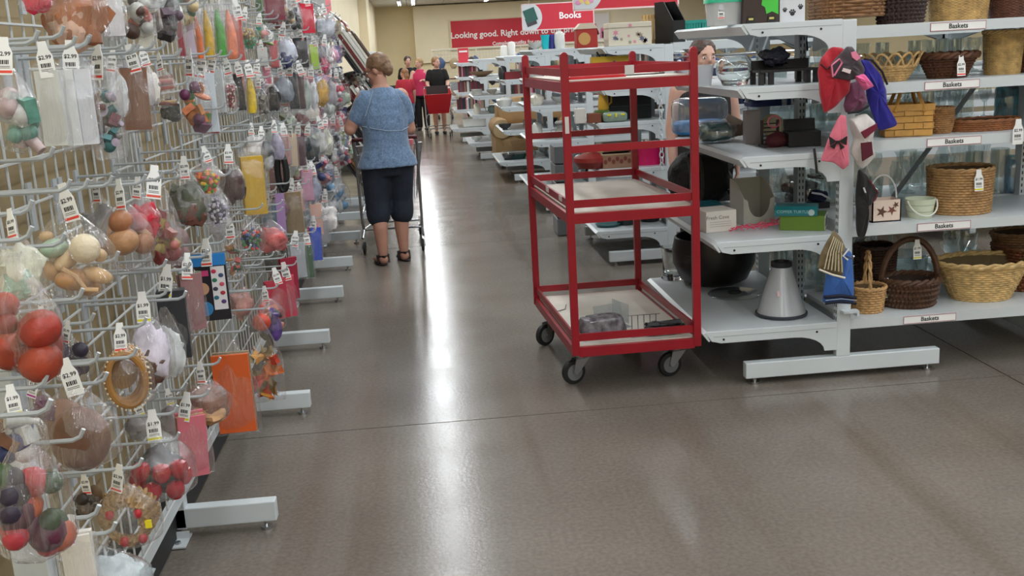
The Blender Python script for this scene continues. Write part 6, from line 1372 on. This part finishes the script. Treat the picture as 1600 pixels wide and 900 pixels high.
dishes(10.25, G3Z, (1.2, 1.42), 31, 'g', 'third shelving unit'); dishes(10.7, [.28, .74, 1.1, 1.4], (1.8, 2.1, 2.4), 33, 'g', 'third unit long shelves')
dishes(12.82, [.28, .66, .95, 1.28], (1.08, 1.35), 41, 'g', 'shelving before the armchair'); dishes(13.3, [.66, .95, 1.28], (1.75, 2.1), 43, 'g', 'long shelves before the armchair')
dishes(15.75, [.28, .70, .98], (.86, 1.12), 51, 'g', 'shelving behind the armchair'); dishes(16.2, [.98, 1.26, 1.52], (1.5, 1.8), 53, 'g', 'long shelves behind the armchair')
# white lidded canisters, colourful cups on top
for k, x in enumerate((794, 806)): lat('canister', ('short white lidded canister on a top shelf', 'tall white canister beside the short one')[k], 'canister', x, 15.95, 1.5205, [(.055, 0), (.055, .16+.05*k), (.04, .18+.05*k), (0, .19+.05*k)], (228, 228, 224))
for k, (x, c, nm) in enumerate(((858, (30, 180, 190), 'turquoise'), (868, (70, 70, 150), 'indigo'), (880, (170, 50, 160), 'magenta'))): lat('plastic_cup', 'tall %s plastic tumbler on a top shelf' % nm, 'tumbler', x, 10.45+.05*k, 1.6255, [(.032, 0), (.045, .14), (.043, .14), (.03, .01)], c)
lat('wooden_bowl', 'shallow brown wooden bowl on the shelf behind the armchair', 'bowl', 757, 15.95, 1.2605, [(.06, 0), (.16, .05), (.19, .08), (.185, .08), (0, .02)], (150, 116, 84)); 
t = boxthing('red_wood_tray', 'dark red wooden trough on the shelf before the armchair', 'trough', 806, 130, 13.0, .26, .09, .14, (128, 28, 36), z=1.2805)
t = boxthing('white_dish_tub', 'long white enamel tub on the lowest far shelf', 'tub', 745, 183, 19.15, .52, .16, .3, (226, 226, 222), z=.2805, bev=.03)
# green glass dish on lower shelf before armchair
p = ony(805, 250, 12.98); t = thing('roasting_dish', 'dark green rectangular roasting dish with glass lid', 'dish', (p.x, 13.1, .2805)); b = MB(); b.lathe([(.13, 0), (.16, .07), (.155, .07), (.12, .01)], 28, sy=.7, sq=.5); b.obj('dish', cm((26, 60, 54), .3), t, smooth=True); b = MB(); b.lathe([(.16, .07), (.15, .10), (0, .11)], 28, sy=.7, sq=.5); b.obj('lid', M_glass, t, smooth=True)
# books on the far unit
rk_ = random.Random(77); BC = [(206, 130, 150), (60, 50, 50), (190, 185, 178), (120, 40, 50), (80, 90, 100), (210, 205, 196), (40, 40, 46), (150, 130, 110), (90, 40, 50)]; BN = ['pink', 'dark brown', 'light grey', 'maroon', 'slate', 'ivory', 'black', 'tan', 'wine']
for z, y0_, x0_, x1_ in ((.9305, 19.03, .72, 1.15), (.6205, 19.03, .68, 1.15), (1.2005, 19.03, .75, 1.15), (.98+.0005, 15.8, 1.42, 2.4), (1.4005, 10.3, 1.75, 2.5)):
    x = x0_
    while x < x1_:
        w = rk_.uniform(.018, .04); h = rk_.uniform(.17, .22); i = rk_.randrange(len(BC)); t = thing('book', '%s book standing upright on a far shelf' % BN[i], 'book', (x+w/2, y0_+.08, z), 0, '%s books on far shelves' % BN[i])
        MB().box((0, 0, h/2), (w, .15, h)).obj('cover', cm(BC[i], .6), t); MB().box((0, .004, h/2), (w*.75, .146, h+.001)).obj('pages', cm((226, 220, 206), .8), t); x += w+.002
# ---- tan armchair
pA = onz(1.0, 1.0, 0) if False else Vector((1.06, 14.42, 0))
t = thing('armchair', 'tan upholstered armchair with rolled arms between the shelving units', 'armchair', (1.62, 14.42, 0)); mt = mat('tan_upholstery', (168, 136, 96), .85, nz=(6, .08), bump=(80, .2)); mt2 = mat('tan_light', (196, 170, 130), .85, nz=(6, .06), bump=(80, .2))
def soft(nm, c, d, sq=.62, m=mt, rot=(0, 0, 0)): b = puffy('p', d[0], d[1], d[2], None, n=16, k=10, amp=.03, seed=c[0]*7, sq=sq); return b.obj(nm, m, t, c, rot, smooth=True)
soft('base', (0, .42, .26), (1.1, .84, .40), .75); soft('seat_cushion', (0, .36, .50), (.74, .74, .20)); soft('back', (0, .80, .60), (1.06, .28, .66), .7); soft('back_cushion', (0, .68, .76), (.98, .26, .42), .5, rot=(rad(-10), 0, 0))
for s_ in (-1, 1):
    b = MB(); b.cyl((s_*.50, .02, .56), (s_*.50, .85, .56), .135, n=20); b.span((s_*.50-.1, .03, .12), (s_*.50+.1, .85, .56)); b.obj('arm', mt, t, smooth=True); b = MB(); b.cyl((s_*.50, .005, .56), (s_*.50, .022, .56), .125, n=20); b.obj('arm_front', mt2, t, smooth=True)
for x in (-.45, .45):
    for y in (.08, .78): b = MB(); b.cyl((x, y, 0), (x, y, .08), .02, .03, 10); b.obj('leg', cm((40, 28, 22)), t)
# ---- clothes rails beyond, seen between the shelves
gar = []
def garment_mesh(seed, col):
    r = random.Random(seed); b = MB(); vs = []; n = 12
    for z, w, d in ((0, .04, .02), (-.04, .17, .03), (-.12, .21, .04), (-.4, .19, .045), (-.75-.2*r.random(), .22, .05)):
        for k in range(n): a = 2*PI*k/n; vs.append((w*math.cos(a)*(1+.08*math.sin(3*a+seed)), d*math.sin(a)*(1+.4*math.sin(4*a+seed)), z))
    b.add(vs, [(i*n+k, i*n+(k+1) % n, (i+1)*n+(k+1) % n, (i+1)*n+k) for i in range(4) for k in range(n)]+[tuple(range(n))]); return b.mesh('garment', mat('garment_%d_%d_%d' % col, col, .9))
GC = [((40, 40, 46), 'black'), ((150, 60, 70), 'red'), ((200, 200, 204), 'white'), ((70, 90, 130), 'blue'), ((170, 150, 120), 'beige'), ((190, 120, 150), 'pink'), ((80, 100, 80), 'green')]
GMs = [garment_mesh(i*3.1, c) for i, (c, _) in enumerate(GC)]
for ri, (rx, ry, n) in enumerate(((2.6, 12.0, 16), (2.9, 17.6, 16), (2.2, 22.5, 18), (2.4, 25.5, 18))):
    t = thing('clothes_rail', ('chrome clothes rail past the second shelving unit', 'chrome clothes rail past the armchair', 'chrome clothes rail in the far aisle', 'chrome clothes rail nearest the back display')[ri], 'clothes rail', (rx, ry, 0)); b = MB()
    for x in (0, 2.0): b.cyl((x, 0, 0), (x, 0, 1.45), .014, n=8); b.box((x, 0, .02), (.05, .5, .04))
    b.cyl((0, 0, 1.45), (2.0, 0, 1.45), .014, n=8); b.obj('rail', M_chrome, t)
    for k in range(n):
        i = rng.randrange(len(GC)); o = link('garment', GMs[i], None, (rx+.1+1.8*k/n, ry, 1.42), (0, 0, PI/2+rng.uniform(-.06, .06)), (1, .6, rng.uniform(.8, 1.1))); tag(o, '%s garment hanging on a far chrome rail' % GC[i][1], 'garment', '%s garments on rails' % GC[i][1])
# ---- wire display panels and goods before the back wall
t = thing('back_grid', 'white wire grid display panels along the back of the store', 'display rack', (.45, 29.5, 0))
for k in range(6):
    b = MB()
    for j in range(15): b.cyl((k*1.25+j*.086, 0, .1), (k*1.25+j*.086, 0, 1.72), .005, n=4, caps=False)
    for j in range(17): b.cyl((k*1.25, 0, .1+.1*j), (k*1.25+1.2, 0, .1+.1*j), .005, n=4, caps=False)
    b.obj('wire_panel', M_wire, t)
    b = MB(); b.span((k*1.25-.03, -.02, 0), (k*1.25, .04, 1.76)); b.span((k*1.25, -.02, 1.72), (k*1.25+1.22, .04, 1.76)); b.obj('frame', cm((214, 206, 186)), t)
lm = [lump_mb(.22, .12, .3, i*2.7, .3).mesh('goods', cm(c, .6), True) for i, (c, _) in enumerate(GC)]
for k in range(70):
    i = rng.randrange(len(GC)); o = link('hung_purse', lm[i], None, (.6+rng.uniform(0, 7), 29.44, .35+.25*rng.randrange(5))); tag(o, '%s purse hung on the back grid display' % GC[i][1], 'purse', '%s purses on the back grid' % GC[i][1])
t = thing('small_sign', 'small red price sign standing on top of a far shelf', 'sign', (.86, 19.3, 1.4505)); MB().box((0, 0, .13), (.19, .01, .26)).obj('panel', M_sred2, t); MB().box((0, -.006, .2), (.15, .004, .03)).obj('print', M_paper, t)
# slanted shoe rack beside the far unit
t = thing('shoe_rack', 'white rack of slanted shelves with dark shoes at the far unit', 'shoe rack', (.86, 20.7, 0)); b = MB(); [b.span((x, 0, 0), (x+.03, .03, 1.4)) for x in (0, .5)]; [b.span((x, .35, 0), (x+.03, .38, 1.4)) for x in (0, .5)]; b.obj('post', M_white, t)
for k in range(5): MB().box((.265, .19, .28+k*.25), (.5, .42, .012), R=Matrix.Rotation(rad(-20), 3, 'Y')).obj('slanted_shelf', M_white2, t)
# ---- pillows and cloth piled past the frame rack
PC = [((120, 110, 100), 'taupe'), ((206, 200, 190), 'cream'), ((50, 48, 70), 'navy'), ((70, 62, 58), 'brown'), ((186, 190, 186), 'grey'), ((150, 176, 182), 'pale blue')]
t = thing('bin_rack', 'wire bin holding throw pillows past the picture frames', 'wire bin', (-.85, 17.0, 0)); b = MB()
for z in (.1, .5, .9, 1.2): b.tube([(x, y, z) for x, y in ((-.33, -.4), (.33, -.4), (.33, .5), (-.33, .5))], .008, 5, closed=True)
for k in range(12): [b.tube([(-.33+.06*k, yy, 0), (-.33+.06*k, yy, 1.2)], .004, 4) for yy in (-.4, .5)]
b.obj('wire', M_wire, t)
for k in range(12):
    c, nm = PC[k % 6]; b = puffy('p', .40, .40, .12, None, n=10, k=7, amp=.08, seed=k, sq=.4); o = b.obj('throw_pillow', mat('pillow_%d_%d_%d' % c, c, .9), None, (-.85+rng.uniform(-.1, .1), 17.05+rng.uniform(-.12, .12), .10+.15*k if k < 8 else 1.26+.15*(k-8)), (rng.uniform(-.25, .25) if k < 9 else rng.uniform(.4, 1.1), rng.uniform(-.2, .2), rng.uniform(0, 3)), smooth=True)
    tag(o, '%s throw pillow in the wire bin past the picture frames' % nm, 'pillow', '%s throw pillows in the bin' % nm)
